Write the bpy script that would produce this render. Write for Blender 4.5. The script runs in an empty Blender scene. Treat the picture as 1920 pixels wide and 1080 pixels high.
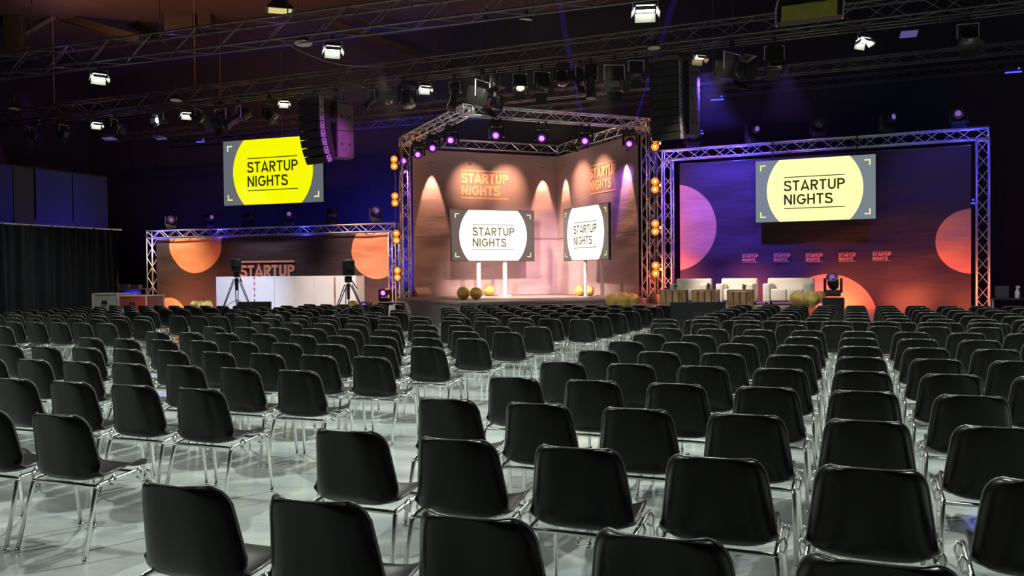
import bpy, bmesh, math, random
from mathutils import Vector, Matrix
random.seed(7)
S = bpy.context.scene
COL = S.collection
R = math.radians
PI = math.pi

# ------------------------------------------------------------------ camera, world, exposure
F, PITCH, ROLL, HC = 1588.0, 0.0179, -0.0096, 1.516
cp, sp, cr, sr = math.cos(PITCH), math.sin(PITCH), math.cos(ROLL), math.sin(ROLL)
_U = Vector((0, sp, cp)); _X = Vector((1, 0, 0)); CD = Vector((0, cp, -sp))
CR = _X * cr + _U * sr
CU = _X * (-sr) + _U * cr
CAM = Vector((0, 0, HC))
cam = bpy.data.cameras.new('camera'); camo = bpy.data.objects.new('camera', cam); COL.objects.link(camo)
cam.sensor_width = 36.0; cam.lens = F / 1920 * 36.0; cam.clip_end = 200
m = Matrix.Identity(4)
for i in range(3):
    m[i][0] = CR[i]; m[i][1] = CU[i]; m[i][2] = -CD[i]; m[i][3] = CAM[i]
camo.matrix_world = m
S.camera = camo
w = bpy.data.worlds.new('world'); S.world = w; w.use_nodes = True
w.node_tree.nodes['Background'].inputs[0].default_value = (0.10, 0.09, 0.22, 1)
w.node_tree.nodes['Background'].inputs[1].default_value = 0.010
S.view_settings.view_transform = 'Standard'; S.view_settings.look = 'None'
S.view_settings.gamma = 1; S.view_settings.use_curve_mapping = False
S.view_settings.exposure = 0.0

def ray(px, py): return CD + CR * ((px - 960) / F) + CU * ((540 - py) / F)
def at(px, py, Y): d = ray(px, py); return CAM + d * (Y / d.y)
def onp(px, py, p, n):            # ray meets the plane through p with normal n
    d = ray(px, py); p = Vector(p); n = Vector(n); return CAM + d * ((p - CAM).dot(n) / d.dot(n))
def onz(px, py, z): d = ray(px, py); return CAM + d * ((z - HC) / d.z)

def lamp(kind, loc, energy, color, target=None, name='lamp', size=0.1, angle=60, blend=0.5, sx=None, sy=None):
    l = bpy.data.lights.new(name, kind); l.energy = energy; l.color = color
    o = bpy.data.objects.new(name, l); COL.objects.link(o); o.location = loc
    if kind == 'SPOT': l.spot_size = R(angle); l.spot_blend = blend; l.shadow_soft_size = size
    elif kind == 'POINT': l.shadow_soft_size = size
    elif kind == 'AREA': l.shape = 'RECTANGLE'; l.size = sx; l.size_y = sy
    if target is not None:
        o.rotation_euler = (Vector(target) - Vector(loc)).to_track_quat('-Z', 'Y').to_euler()
    return o
WHITE = (0.95, 1.0, 0.92); WARM = (1.0, 0.62, 0.38); ORANGE = (1.0, 0.25, 0.06); BLUE = (0.06, 0.05, 1.0); VIOLET = (0.45, 0.12, 1.0)
TH = R(-23.7)                               # the hall's cross direction
HX = Vector((math.cos(TH), math.sin(TH), 0)); HY = Vector((-math.sin(TH), math.cos(TH), 0))
# backdrops: left one runs L0 -> L1, right one R0 -> R1 (ground points)
L0, L1, LH = Vector((-14.24, 33.3, 0)), Vector((-4.0, 29.72, 0)), 3.3
R0, R1, RH = Vector((4.39, 24.56, 0)), Vector((11.83, 20.98, 0)), 5.0
SC, SS, STH, SH = Vector((0.275, 26.38, 0)), 5.97, 0.418, 6.0     # stage truss square
def sq(a, b, z=0): # stage local (a,b) to world
    c, s = math.cos(STH), math.sin(STH); return Vector((SC.x + c * a - s * b, SC.y + s * a + c * b, z))

# truss work floods, plus unseen overhead lamps added to brighten the near floor
for x, y, z, e, ang in [(-9.5, 21.5, 6.4, 900, 130), (-3.5, 17.6, 6.4, 1200, 130), (2.8, 16.3, 6.6, 1200, 130), (8.4, 15.5, 6.3, 1200, 130),
                   (12.0, 11.0, 6.6, 1300, 140),
                   (-11.0, 12.0, 6.8, 1600, 140), (-4.5, 10.0, 6.8, 1700, 140), (1.8, 8.6, 6.8, 1700, 140), (7.5, 7.5, 6.8, 1300, 140), (-5.0, 4.0, 6.8, 900, 140)]:
    lamp('SPOT', (x, y, z), e * 0.72, WHITE, (x, y - 1.2, 0), 'work_and_fill_light', 0.12, ang, 0.6)
# blue wash of the hall's far wall
nL = Vector((-(L1 - L0).normalized().y, (L1 - L0).normalized().x, 0))
for t, e in [(-0.12, 160), (0.08, 260), (0.45, 420), (0.82, 1500), (0.97, 1300)]:
    p = L0.lerp(L1, t) + nL * 1.2; lamp('SPOT', (p.x, p.y, 0.5), e, BLUE, (p.x + nL.x * 2.2, p.y + nL.y * 2.2, 3.6), 'blue_wash', 0.2, 100, 1.0)
lamp('SPOT', (9.6, 24.2, 0.5), 90, BLUE, (10.6, 27.4, 4.5), 'blue_wash', 0.2, 110, 1.0)
for q_, e_ in ((R0 + (R1 - R0) * .02, 14), (R0 + (R1 - R0) * .25, 8), (R1 - (R1 - R0) * .03, 6), (L0 + (L1 - L0) * .03, 9), (L0 + (L1 - L0) * .3, 7), (L0 + (L1 - L0) * .65, 8)):
    lamp('POINT', (q_.x, q_.y + .05, (RH if q_.x > 0 else LH) - .15), e_ * 2.2, BLUE, None, 'truss_glow', .12)
lamp('SPOT', (-13.2, 27.5, 0.6), 700, BLUE, (-15.5, 27.2, 3.6), 'blue_wash', 0.2, 110, 1.0)
lamp('SPOT', (-12.9, 30.0, 0.4), 500, BLUE, (-15.5, 30.5, 2.6), 'blue_wash', 0.2, 110, 1.0)

# ------------------------------------------------------------------ materials
def mat(name, color, rough=0.5, metal=0.0, emit=None, es=0.0, noise=0.0, scale=8.0, bump=0.0, bscale=40.0, spec=0.5, coat=0.0, stretch=None):
    M = bpy.data.materials.new(name); M.use_nodes = True
    nt = M.node_tree; b = nt.nodes['Principled BSDF']; L = nt.links
    b.inputs['Base Color'].default_value = (*color, 1); b.inputs['Roughness'].default_value = rough
    b.inputs['Metallic'].default_value = metal; b.inputs['Specular IOR Level'].default_value = spec
    b.inputs['Coat Weight'].default_value = coat
    if emit: b.inputs['Emission Color'].default_value = (*emit, 1); b.inputs['Emission Strength'].default_value = es
    if noise or bump:
        tc = nt.nodes.new('ShaderNodeTexCoord'); mp = nt.nodes.new('ShaderNodeMapping'); L.new(tc.outputs['Object'], mp.inputs[0])
        if stretch: mp.inputs['Scale'].default_value = stretch
    if noise:
        n = nt.nodes.new('ShaderNodeTexNoise'); n.inputs['Scale'].default_value = scale; n.inputs['Detail'].default_value = 4
        L.new(mp.outputs[0], n.inputs[0])
        cr_ = nt.nodes.new('ShaderNodeValToRGB'); e = cr_.color_ramp.elements
        e[0].position = 0.3; e[1].position = 0.7
        e[0].color = (*[max(0, c * (1 - noise)) for c in color], 1); e[1].color = (*[min(1, c * (1 + noise)) for c in color], 1)
        L.new(n.outputs[0], cr_.inputs[0]); L.new(cr_.outputs[0], b.inputs['Base Color'])
    if bump:
        n2 = nt.nodes.new('ShaderNodeTexNoise'); n2.inputs['Scale'].default_value = bscale; n2.inputs['Detail'].default_value = 3
        L.new(mp.outputs[0], n2.inputs[0])
        bp = nt.nodes.new('ShaderNodeBump'); bp.inputs['Strength'].default_value = bump; bp.inputs['Distance'].default_value = 0.02
        L.new(n2.outputs[0], bp.inputs['Height']); L.new(bp.outputs[0], b.inputs['Normal'])
    return M
M = {}
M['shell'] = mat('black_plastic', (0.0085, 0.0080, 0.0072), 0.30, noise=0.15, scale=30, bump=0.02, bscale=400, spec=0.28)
M['rim'] = mat('plastic_edge_highlight', (0.15, 0.15, 0.14), 0.25, spec=0.9, noise=0.1, scale=40)  # lighter than the shell: lamp highlight painted into the chair lip
M['chrome'] = mat('chrome', (0.90, 0.90, 0.87), 0.27, 1.0)
M['alu'] = mat('aluminium', (0.86, 0.86, 0.87), 0.42, 0.7, noise=0.08, scale=20)
M['darkalu'] = mat('black_coated_truss', (0.19, 0.17, 0.16), 0.42, 0.5, noise=0.15, scale=15)
M['black'] = mat('black_paint', (0.016, 0.016, 0.018), 0.45, 0.1, noise=0.2, scale=20)
M['blackm'] = mat('black_housing', (0.035, 0.034, 0.036), 0.4, 0.2, noise=0.2, scale=25)
M['rubber'] = mat('black_rubber', (0.012, 0.012, 0.012), 0.7)
M['wall'] = mat('dark_drape_wall', (0.028, 0.028, 0.034), 0.85, noise=0.2, scale=2, bump=0.2, bscale=12, stretch=(6, 6, 0.4))
M['panel'] = mat('wall_panel_grey', (0.040, 0.038, 0.07), 0.7, noise=0.12, scale=1.5)
M['ceil'] = mat('roof_deck', (0.085, 0.05, 0.035), 0.9, noise=0.2, scale=0.6)
M['steel'] = mat('roof_steel', (0.05, 0.045, 0.04), 0.6, 0.3, noise=0.2, scale=4)
M['curtain'] = mat('black_molton', (0.014, 0.017, 0.022), 0.8, noise=0.2, scale=6, spec=0.3, bump=0.15, bscale=60)
M['deck'] = mat('stage_deck_grey', (0.20, 0.16, 0.15), 0.5, noise=0.12, scale=3)
M['skirt'] = mat('stage_skirt_grey', (0.15, 0.14, 0.16), 0.65, noise=0.12, scale=2)
M['white'] = mat('white_lacquer', (0.80, 0.80, 0.82), 0.4, noise=0.03, scale=2)
M['leather'] = mat('white_leatherette', (0.70, 0.72, 0.64), 0.45, noise=0.05, scale=5, bump=0.05, bscale=60)
M['wood'] = mat('old_crate_wood', (0.34, 0.19, 0.09), 0.7, noise=0.5, scale=7, bump=0.2, bscale=30, stretch=(3, 3, 0.5))
M['woodgap'] = mat('dark_wood_gap', (0.05, 0.03, 0.02), 0.9)
M['gold'] = mat('gold_foil', (1.0, 0.72, 0.20), 0.26, 0.85, noise=0.1, scale=5, bump=0.9, bscale=14)
M['leaf'] = mat('plant_leaf', (0.10, 0.22, 0.06), 0.6, noise=0.4, scale=20)
M['pot'] = mat('grey_pot', (0.25, 0.25, 0.24), 0.6)
M['case'] = mat('flight_case_grey', (0.42, 0.42, 0.40), 0.5, noise=0.1, scale=3)
M['casered'] = mat('flight_case_brown', (0.22, 0.06, 0.05), 0.5, noise=0.15, scale=4)
M['brown'] = mat('speaker_side', (0.16, 0.12, 0.12), 0.6, noise=0.1, scale=4)
M['grille'] = mat('speaker_grille', (0.035, 0.035, 0.035), 0.6, noise=0.3, scale=60)
M['strip'] = mat('rigging_rail', (0.42, 0.40, 0.42), 0.5, 0.2, noise=0.15, scale=20)
M['orange'] = mat('orange_print', (1.0, 0.50, 0.30), 0.7)
M['dark_ink'] = mat('screen_dark', (0.02, 0.02, 0.0), 0.5, emit=(0.10, 0.09, 0.0), es=0.25)
def glow(name, c, s): return mat(name, (0.01, 0.01, 0.01), 0.9, emit=c, es=s, spec=0.05)
M['g_white'] = glow('lamp_white', (0.85, 1.0, 0.92), 14)
M['g_amber'] = glow('bowl_halo_amber', (1.0, 0.24, 0.02), 1.3)  # emissive disc around the bulb imitates its orange halo
M['g_warm'] = glow('lamp_warm', (1.0, 0.80, 0.50), 2.5)
M['g_orange'] = glow('lamp_amber', (1.0, 0.72, 0.34), 2.2)
M['g_violet'] = glow('lamp_violet', (0.50, 0.16, 1.0), 3.0)
M['g_violet2'] = glow('lamp_violet_dim', (0.40, 0.15, 0.9), .55)
M['g_blue'] = glow('lamp_blue', (0.04, 0.05, 1.0), 3.5)
M['g_green'] = glow('exit_green', (0.05, 0.9, 0.55), 2.0)
M['lens'] = mat('glass_lens', (0.05, 0.04, 0.05), 0.08, 0.0, coat=1.0)
M['diffuser'] = mat('yellow_diffuser', (0.62, 0.60, 0.12), 0.5, noise=0.1, scale=5)
M['dish'] = mat('pale_reflector', (0.62, 0.58, 0.48), 0.5)
M['ring'] = glow('lens_halo_violet', (0.22, 0.02, 0.60), 0.55)  # glow around the lens, put into an emissive ring
# floor: pale resin, glossy, with streaky noise in tone and gloss
fm = bpy.data.materials.new('resin_floor'); fm.use_nodes = True
nt = fm.node_tree; b = nt.nodes['Principled BSDF']; L = nt.links
tc = nt.nodes.new('ShaderNodeTexCoord'); mp = nt.nodes.new('ShaderNodeMapping'); mp.inputs['Rotation'].default_value = (0, 0, 0.6); mp.inputs['Scale'].default_value = (0.5, 2.2, 1)
n1 = nt.nodes.new('ShaderNodeTexNoise'); n1.inputs['Scale'].default_value = 1.4; n1.inputs['Detail'].default_value = 5
rp = nt.nodes.new('ShaderNodeValToRGB'); rp.color_ramp.elements[0].color = (0.36, 0.41, 0.42, 1); rp.color_ramp.elements[1].color = (0.64, 0.70, 0.65, 1)
rp.color_ramp.elements[0].position = 0.35; rp.color_ramp.elements[1].position = 0.65
L.new(tc.outputs['Object'], mp.inputs[0]); L.new(mp.outputs[0], n1.inputs[0]); L.new(n1.outputs[0], rp.inputs[0]); L.new(rp.outputs[0], b.inputs['Base Color'])
r2 = nt.nodes.new('ShaderNodeMapRange'); r2.inputs['To Min'].default_value = 0.09; r2.inputs['To Max'].default_value = 0.24
L.new(n1.outputs[0], r2.inputs['Value']); L.new(r2.outputs[0], b.inputs['Roughness'])
b.inputs['Specular IOR Level'].default_value = 0.6
M['floor'] = fm

def circle_mat(name, base, circ, circles, rough=0.75, emit=0.0, wrinkle=0.0, rim=None):
    """flat colour with printed discs; circles = (x, z, r) in the object's own x/z"""
    m_ = bpy.data.materials.new(name); m_.use_nodes = True; nt = m_.node_tree; b = nt.nodes['Principled BSDF']; L = nt.links
    tc = nt.nodes.new('ShaderNodeTexCoord'); sx = nt.nodes.new('ShaderNodeSeparateXYZ'); L.new(tc.outputs['Object'], sx.inputs[0])
    cx = nt.nodes.new('ShaderNodeCombineXYZ'); L.new(sx.outputs[0], cx.inputs[0]); L.new(sx.outputs[2], cx.inputs[1])
    prev = None
    for (x, z, r) in circles:
        d = nt.nodes.new('ShaderNodeVectorMath'); d.operation = 'DISTANCE'; L.new(cx.outputs[0], d.inputs[0]); d.inputs[1].default_value = (x, z, 0)
        lt = nt.nodes.new('ShaderNodeMath'); lt.operation = 'LESS_THAN'; L.new(d.outputs['Value'], lt.inputs[0]); lt.inputs[1].default_value = r
        if prev is None: prev = lt
        else:
            mx = nt.nodes.new('ShaderNodeMath'); mx.operation = 'MAXIMUM'; L.new(prev.outputs[0], mx.inputs[0]); L.new(lt.outputs[0], mx.inputs[1]); prev = mx
    mix = nt.nodes.new('ShaderNodeMix'); mix.data_type = 'RGBA'; mix.inputs['A'].default_value = (*base, 1); mix.inputs['B'].default_value = (*circ, 1)
    if prev: L.new(prev.outputs[0], mix.inputs['Factor'])
    else: mix.inputs['Factor'].default_value = 0
    b.inputs['Roughness'].default_value = rough
    if emit:
        b.inputs['Base Color'].default_value = (0.01, 0.01, 0.01, 1); L.new(mix.outputs['Result'], b.inputs['Emission Color']); b.inputs['Emission Strength'].default_value = emit
    else: L.new(mix.outputs['Result'], b.inputs['Base Color'])
    if wrinkle:
        mp = nt.nodes.new('ShaderNodeMapping'); mp.inputs['Scale'].default_value = (0.6, 1, 2.2); mp.inputs['Rotation'].default_value = (0, 0.25, 0)
        n = nt.nodes.new('ShaderNodeTexNoise'); n.inputs['Scale'].default_value = 2.6; n.inputs['Detail'].default_value = 3; n.inputs['Distortion'].default_value = 0.6
        L.new(tc.outputs['Object'], mp.inputs[0]); L.new(mp.outputs[0], n.inputs[0])
        bp = nt.nodes.new('ShaderNodeBump'); bp.inputs['Strength'].default_value = wrinkle; bp.inputs['Distance'].default_value = 0.12
        L.new(n.outputs[0], bp.inputs['Height']); L.new(bp.outputs[0], b.inputs['Normal'])
    return m_

# ------------------------------------------------------------------ mesh helpers
class MB:
    def __init__(s): s.v = []; s.f = []
    def add(s, vs, fs):
        o = len(s.v); s.v += [tuple(v) for v in vs]; s.f += [tuple(i + o for i in f) for f in fs]; return s
    def box(s, c, d, rot=None, bev=0.0):
        x, y, z = d[0] / 2, d[1] / 2, d[2] / 2; c = Vector(c)
        if bev > 0:
            bv = min(bev, x * .45, y * .45, z * .45); vs = []; bm = bmesh.new(); bmesh.ops.create_cube(bm, size=1)
            for v in bm.verts: v.co = Vector((v.co.x * d[0], v.co.y * d[1], v.co.z * d[2]))
            bmesh.ops.bevel(bm, geom=bm.edges[:], offset=bv, segments=2, affect='EDGES', profile=0.6)
            bm.verts.index_update()
            vs = [v.co.copy() for v in bm.verts]; fs = [[v.index for v in f.verts] for f in bm.faces]; bm.free()
        else:
            vs = [Vector((i * x, j * y, k * z)) for i in (-1, 1) for j in (-1, 1) for k in (-1, 1)]
            fs = [(0, 1, 3, 2), (4, 6, 7, 5), (0, 4, 5, 1), (2, 3, 7, 6), (0, 2, 6, 4), (1, 5, 7, 3)]
        if rot is not None: vs = [rot @ v for v in vs]
        return s.add([v + c for v in vs], fs)
    def tube(s, pts, r, n=6, caps=True):
        pts = [Vector(p) for p in pts]; k = len(pts); vs = []; fs = []
        t0 = (pts[1] - pts[0]).normalized(); up = Vector((0, 0, 1)) if abs(t0.z) < 0.9 else Vector((1, 0, 0))
        a = t0.cross(up).normalized()
        for i in range(k):
            if i == 0: t = pts[1] - pts[0]
            elif i == k - 1: t = pts[-1] - pts[-2]
            else: t = (pts[i + 1] - pts[i]).normalized() + (pts[i] - pts[i - 1]).normalized()
            t = t.normalized(); a = (a - t * a.dot(t)).normalized(); b_ = t.cross(a)
            rr = r[i] if isinstance(r, (list, tuple)) else r
            for j in range(n):
                q = 2 * PI * j / n; vs.append(pts[i] + (a * math.cos(q) + b_ * math.sin(q)) * rr)
        for i in range(k - 1):
            for j in range(n):
                fs.append((i * n + j, i * n + (j + 1) % n, (i + 1) * n + (j + 1) % n, (i + 1) * n + j))
        if caps: fs.append(tuple(range(n - 1, -1, -1))); fs.append(tuple((k - 1) * n + j for j in range(n)))
        return s.add(vs, fs)
    def lathe(s, prof, axis_o, axis_d, n=16):
        """prof = [(distance along axis, radius)]"""
        d = Vector(axis_d).normalized(); o = Vector(axis_o)
        up = Vector((0, 0, 1)) if abs(d.z) < 0.9 else Vector((1, 0, 0)); a = d.cross(up).normalized(); b_ = d.cross(a)
        vs = []; fs = []
        for (h, r) in prof:
            for j in range(n):
                q = 2 * PI * j / n; vs.append(o + d * h + (a * math.cos(q) + b_ * math.sin(q)) * max(r, 1e-4))
        for i in range(len(prof) - 1):
            for j in range(n): fs.append((i * n + j, i * n + (j + 1) % n, (i + 1) * n + (j + 1) % n, (i + 1) * n + j))
        fs.append(tuple(range(n - 1, -1, -1))); fs.append(tuple((len(prof) - 1) * n + j for j in range(n)))
        return s.add(vs, fs)
    def prism(s, poly, y0, y1):        # polygon in x/z extruded in y
        n = len(poly); vs = [(x, y0, z) for x, z in poly] + [(x, y1, z) for x, z in poly]
        fs = [tuple(range(n)), tuple(range(2 * n - 1, n - 1, -1))] + [(i, i + n, (i + 1) % n + n, (i + 1) % n) for i in range(n)]
        return s.add(vs, fs)
    def build(s, name, m_, parent=None, smooth=False):
        me = bpy.data.meshes.new(name); me.from_pydata(s.v, [], s.f); me.materials.append(m_)
        bm = bmesh.new(); bm.from_mesh(me); bmesh.ops.recalc_face_normals(bm, faces=bm.faces[:]); bm.to_mesh(me); bm.free()
        if smooth: me.shade_smooth()
        if smooth == 'auto':
            try: me.set_sharp_from_angle(angle=R(40))
            except Exception: pass
        o = bpy.data.objects.new(name, me); COL.objects.link(o)
        if parent is not None: o.parent = parent
        return o
def tag(o, label=None, cat=None, group=None, kind=None):
    if label: o['label'] = label
    if cat: o['category'] = cat
    if group: o['group'] = group
    if kind: o['kind'] = kind
    return o
def thing(name, label, cat, loc=(0, 0, 0), rz=0, group=None):
    o = bpy.data.objects.new(name, None); o.empty_display_size = 0.1; COL.objects.link(o)
    o.location = loc; o.rotation_euler = (0, 0, rz); return tag(o, label, cat, group)
def struct(mb, name, m_, smooth=False): return tag(mb.build(name, m_, None, smooth), kind='structure')
def kids(o): return [c for c in ALLKIDS.get(o.name, [])]
def copy_tree(o, parent=None):
    c = o.copy(); COL.objects.link(c)
    if parent is not None: c.parent = parent
    for ch in list(o.children): copy_tree(ch, c)
    return c
def ordn(i): return ['first', 'second', 'third', 'fourth', 'fifth', 'sixth', 'seventh', 'eighth', 'ninth', 'tenth', 'eleventh', 'twelfth', 'thirteenth', 'fourteenth', 'fifteenth', 'sixteenth', 'seventeenth', 'eighteenth', 'nineteenth', 'twentieth'][i]

# ------------------------------------------------------------------ stroke lettering
def cat_rom(p, n=6):
    out = []; p = [p[0]] + list(p) + [p[-1]]
    for i in range(1, len(p) - 2):
        for k in range(n):
            t = k / n; a, b_, c, d = p[i - 1], p[i], p[i + 1], p[i + 2]
            out.append(tuple(0.5 * (2 * b_[j] + (c[j] - a[j]) * t + (2 * a[j] - 5 * b_[j] + 4 * c[j] - d[j]) * t * t + (3 * b_[j] - a[j] - 3 * c[j] + d[j]) * t ** 3) for j in (0, 1)))
    out.append(p[-2]); return out
def arc(cx, cy, rx, ry, a0, a1, n=12): return [(cx + rx * math.cos(R(a0 + (a1 - a0) * i / n)), cy + ry * math.sin(R(a0 + (a1 - a0) * i / n))) for i in range(n + 1)]
def glyph(ch, t):
    h = t / 2
    if ch == 'S': return 0.66, [cat_rom([(.60, .76), (.52, .90), (.33, 1 - h), (.13, .90), (h + .02, .74), (.15, .59), (.33, .52), (.52, .44), (.62, .27), (.53, .10), (.33, h), (.12, .11), (.05, .26)])]
    if ch == 'T': return 0.64, [[(0, 1 - h), (.64, 1 - h)], [(.32, 1 - h), (.32, 0)]]
    if ch == 'A': return 0.76, [[(.04, 0), (.38, 1 - h * .6), (.72, 0)], [(.15, .25), (.61, .25)]]
    if ch in 'RP':
        st = [[(h, 0), (h, 1)], [(h, 1 - h), (.34, 1 - h)] + arc(.34, .70, .60 - .34, .30 - h, 90, -90) + [(h, .40 + h)]]
        if ch == 'R': st.append([(.34, .42), (.58, 0)])
        return 0.66, st
    if ch == 'U': return 0.70, [[(h, 1), (h, .34)] + arc(.35, .34, .35 - h, .34 - h, 180, 360) + [(.70 - h, 1)]]
    if ch == 'N': return 0.74, [[(h, 0), (h, 1)], [(h, 1 - h * .3), (.74 - h, h * .3)], [(.74 - h, 0), (.74 - h, 1)]]
    if ch == 'I': return t, [[(h, 0), (h, 1)]]
    if ch == 'H': return 0.70, [[(h, 0), (h, 1)], [(.70 - h, 0), (.70 - h, 1)], [(h, .5), (.70 - h, .5)]]
    if ch == 'G': return 0.84, [arc(.44, .5, .44 - h, .5 - h, 42, 352, 22) + [(.84 - h, .48), (.48, .48)]]
    return .3, []
def ribbon(mb, pts, t, put):
    n = len(pts); L_, R_ = [], []
    for i in range(n):
        a = pts[max(i - 1, 0)]; c = pts[min(i + 1, n - 1)]; p = pts[i]
        d1 = Vector((p[0] - a[0], p[1] - a[1])); d2 = Vector((c[0] - p[0], c[1] - p[1]))
        if d1.length < 1e-6: d1 = d2
        if d2.length < 1e-6: d2 = d1
        d1.normalize(); d2.normalize(); nn = Vector((-(d1.y + d2.y), d1.x + d2.x))
        if nn.length < 1e-3: nn = Vector((-d1.y, d1.x))
        nn.normalize(); k = max(0.45, abs(nn.dot(Vector((-d1.y, d1.x))))); o = nn * (t / 2 / k)
        L_.append((p[0] + o.x, p[1] + o.y)); R_.append((p[0] - o.x, p[1] - o.y))
    vs = [put(*q) for q in L_ + R_]; mb.add(vs, [(i, i + 1, n + i + 1, n + i) for i in range(n - 1)])
def word_w(word, t, sp): return sum(glyph(c, t)[0] for c in word) + sp * (len(word) - 1)
def logo(mb, x0, z1, width, put, t=0.17, sp=0.14, words=('STARTUP', 'NIGHTS'), lt=0.10, gap=0.30):
    """lettering with a rule above and below, top-left at (x0, z1), width of the first word"""
    h = width / word_w(words[0], t, sp)
    z = z1
    def rule(z_): mb.add([put(x0, z_), put(x0 + width, z_), put(x0 + width, z_ - lt * h), put(x0, z_ - lt * h)], [(0, 1, 2, 3)])
    rule(z); z -= (lt + gap * .85) * h
    for wd in words:
        x = x0
        for c in wd:
            gw, st = glyph(c, t)
            for s_ in st: ribbon(mb, s_, t, lambda a, b_: put(x + a * h, z - h + b_ * h))
            x += (gw + sp) * h
        z -= (1 + gap) * h
    if len(words) > 1: rule(z + .02 * h)
    return mb

# ------------------------------------------------------------------ hall shell
P = MB(); P.box((0, 22, -0.05), (80, 84, 0.1)); struct(P, 'floor', M['floor'])
bw = L0 + nL * 3.4; q0 = bw - HX * 22; q1 = bw + HX * 46
def wallbox(a, b_, t, z0, z1):
    a = Vector(a); b_ = Vector(b_); d = (b_ - a).normalized(); n = Vector((-d.y, d.x, 0)); mb = MB()
    vs = [Vector((p.x, p.y, z)) for z in (z0, z1) for p in (a, b_, b_ + n * t, a + n * t)]
    return mb.add(vs, [(0, 1, 2, 3), (7, 6, 5, 4), (0, 4, 5, 1), (1, 5, 6, 2), (2, 6, 7, 3), (3, 7, 4, 0)])
struct(wallbox(q0, q1, 0.3, 0, 11), 'wall_back', M['wall'])
wr0 = at(2400, 560, 24.0); wr0.z = 0
struct(wallbox(Vector((20.5, 16.0, 0)) + HY * 12, Vector((20.5, 16.0, 0)) - HY * 34, 0.3, 0, 11), 'wall_right', M['wall'])
wl = Vector((-24.5, 28.0, 0))
struct(wallbox(wl - HY * 34, wl + HY * 14, 0.3, 0, 11), 'wall_left', M['wall'])
P = MB(); P.box((0, 22, 10.75), (80, 84, 0.1)); struct(P, 'ceiling', M['ceil'])
# panelled inner wall at the left with its recess
PW0 = Vector((-15.9, 24.9, 0))
FW = Vector((math.sin(0.379), math.cos(0.379), 0)); FR_ = Vector((math.cos(0.379), -math.sin(0.379), 0))
pw = MB()
def pbox(mb, s0, s1, z0, z1, off, t):
    a = PW0 + FW * s0 + FR_ * off; b_ = PW0 + FW * s1 + FR_ * off; n = FR_ * t
    vs = [Vector((p.x, p.y, z)) for z in (z0, z1) for p in (a, b_, b_ + n, a + n)]
    mb.add(vs, [(0, 1, 2, 3), (7, 6, 5, 4), (0, 4, 5, 1), (1, 5, 6, 2), (2, 6, 7, 3), (3, 7, 4, 0)])
pbox(pw, -8, 5.0, 0, 5.0, -0.3, 0.3); struct(pw, 'wall_left_inner', M['panel'])
for i, (a, b_) in enumerate([(-8, -4.1), (-4.0, -1.0), (-0.95, 1.35), (2.15, 3.5), (3.54, 4.9)]):
    pm = MB(); pbox(pm, a, b_, 3.35, 4.95, 0.0, 0.06); struct(pm, 'trim_%d' % (i + 1), M['panel'])
pm = MB(); pbox(pm, 1.4, 2.1, 3.2, 4.95, 0.0, 0.03); struct(pm, 'trim_6', M['black'])
# black curtain on its rail
cu = thing('stage_curtain', 'long black pleated curtain along the left side of the hall', 'curtain', (0, 0, 0))
C0 = Vector((-14.6, 21.0, 0)); cl = 6.0
n = 260; vs = []; fs = []
rnd = [random.uniform(-1, 1) for _ in range(40)]
zs = [0.02, 1.0, 2.0, 2.6, 2.85, 3.0]
for i in range(n + 1):
    s_ = cl * i / n
    for k, z in enumerate(zs):
        dep = 0.07 * math.sin(s_ * 21 + 1.5 * math.sin(s_ * 3.1) + 0.25 * z) + 0.05 * math.sin(s_ * 9.3 + z * 0.5) + (0.03 * math.sin(s_ * 47 + k) if k > 2 else 0)
        dz = -0.05 * abs(math.sin(s_ * 4.3)) if k == len(zs) - 1 else 0
        p = C0 + FW * s_ + FR_ * dep; vs.append((p.x, p.y, z + dz))
m_ = len(zs)
for i in range(n):
    for k in range(m_ - 1): fs.append((i * m_ + k, (i + 1) * m_ + k, (i + 1) * m_ + k + 1, i * m_ + k + 1))
MB().add(vs, fs).build('drape', M['curtain'], cu, True)
p0 = C0 + Vector((0, 0, 2.99)); MB().tube([p0 - FW * .2, p0 + FW * (cl + .2)], 0.022, 8).build('rail', M['alu'], cu)
for s_ in (0.0, 3.0, 6.0):
    q = C0 + FW * s_ - FR_ * 0.18; mb = MB(); mb.tube([q, q + Vector((0, 0, 3.0))], 0.025, 8); mb.box(q + Vector((0, 0, .015)), (.4, .4, .03)); mb.build('upright', M['alu'], cu)

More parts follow.
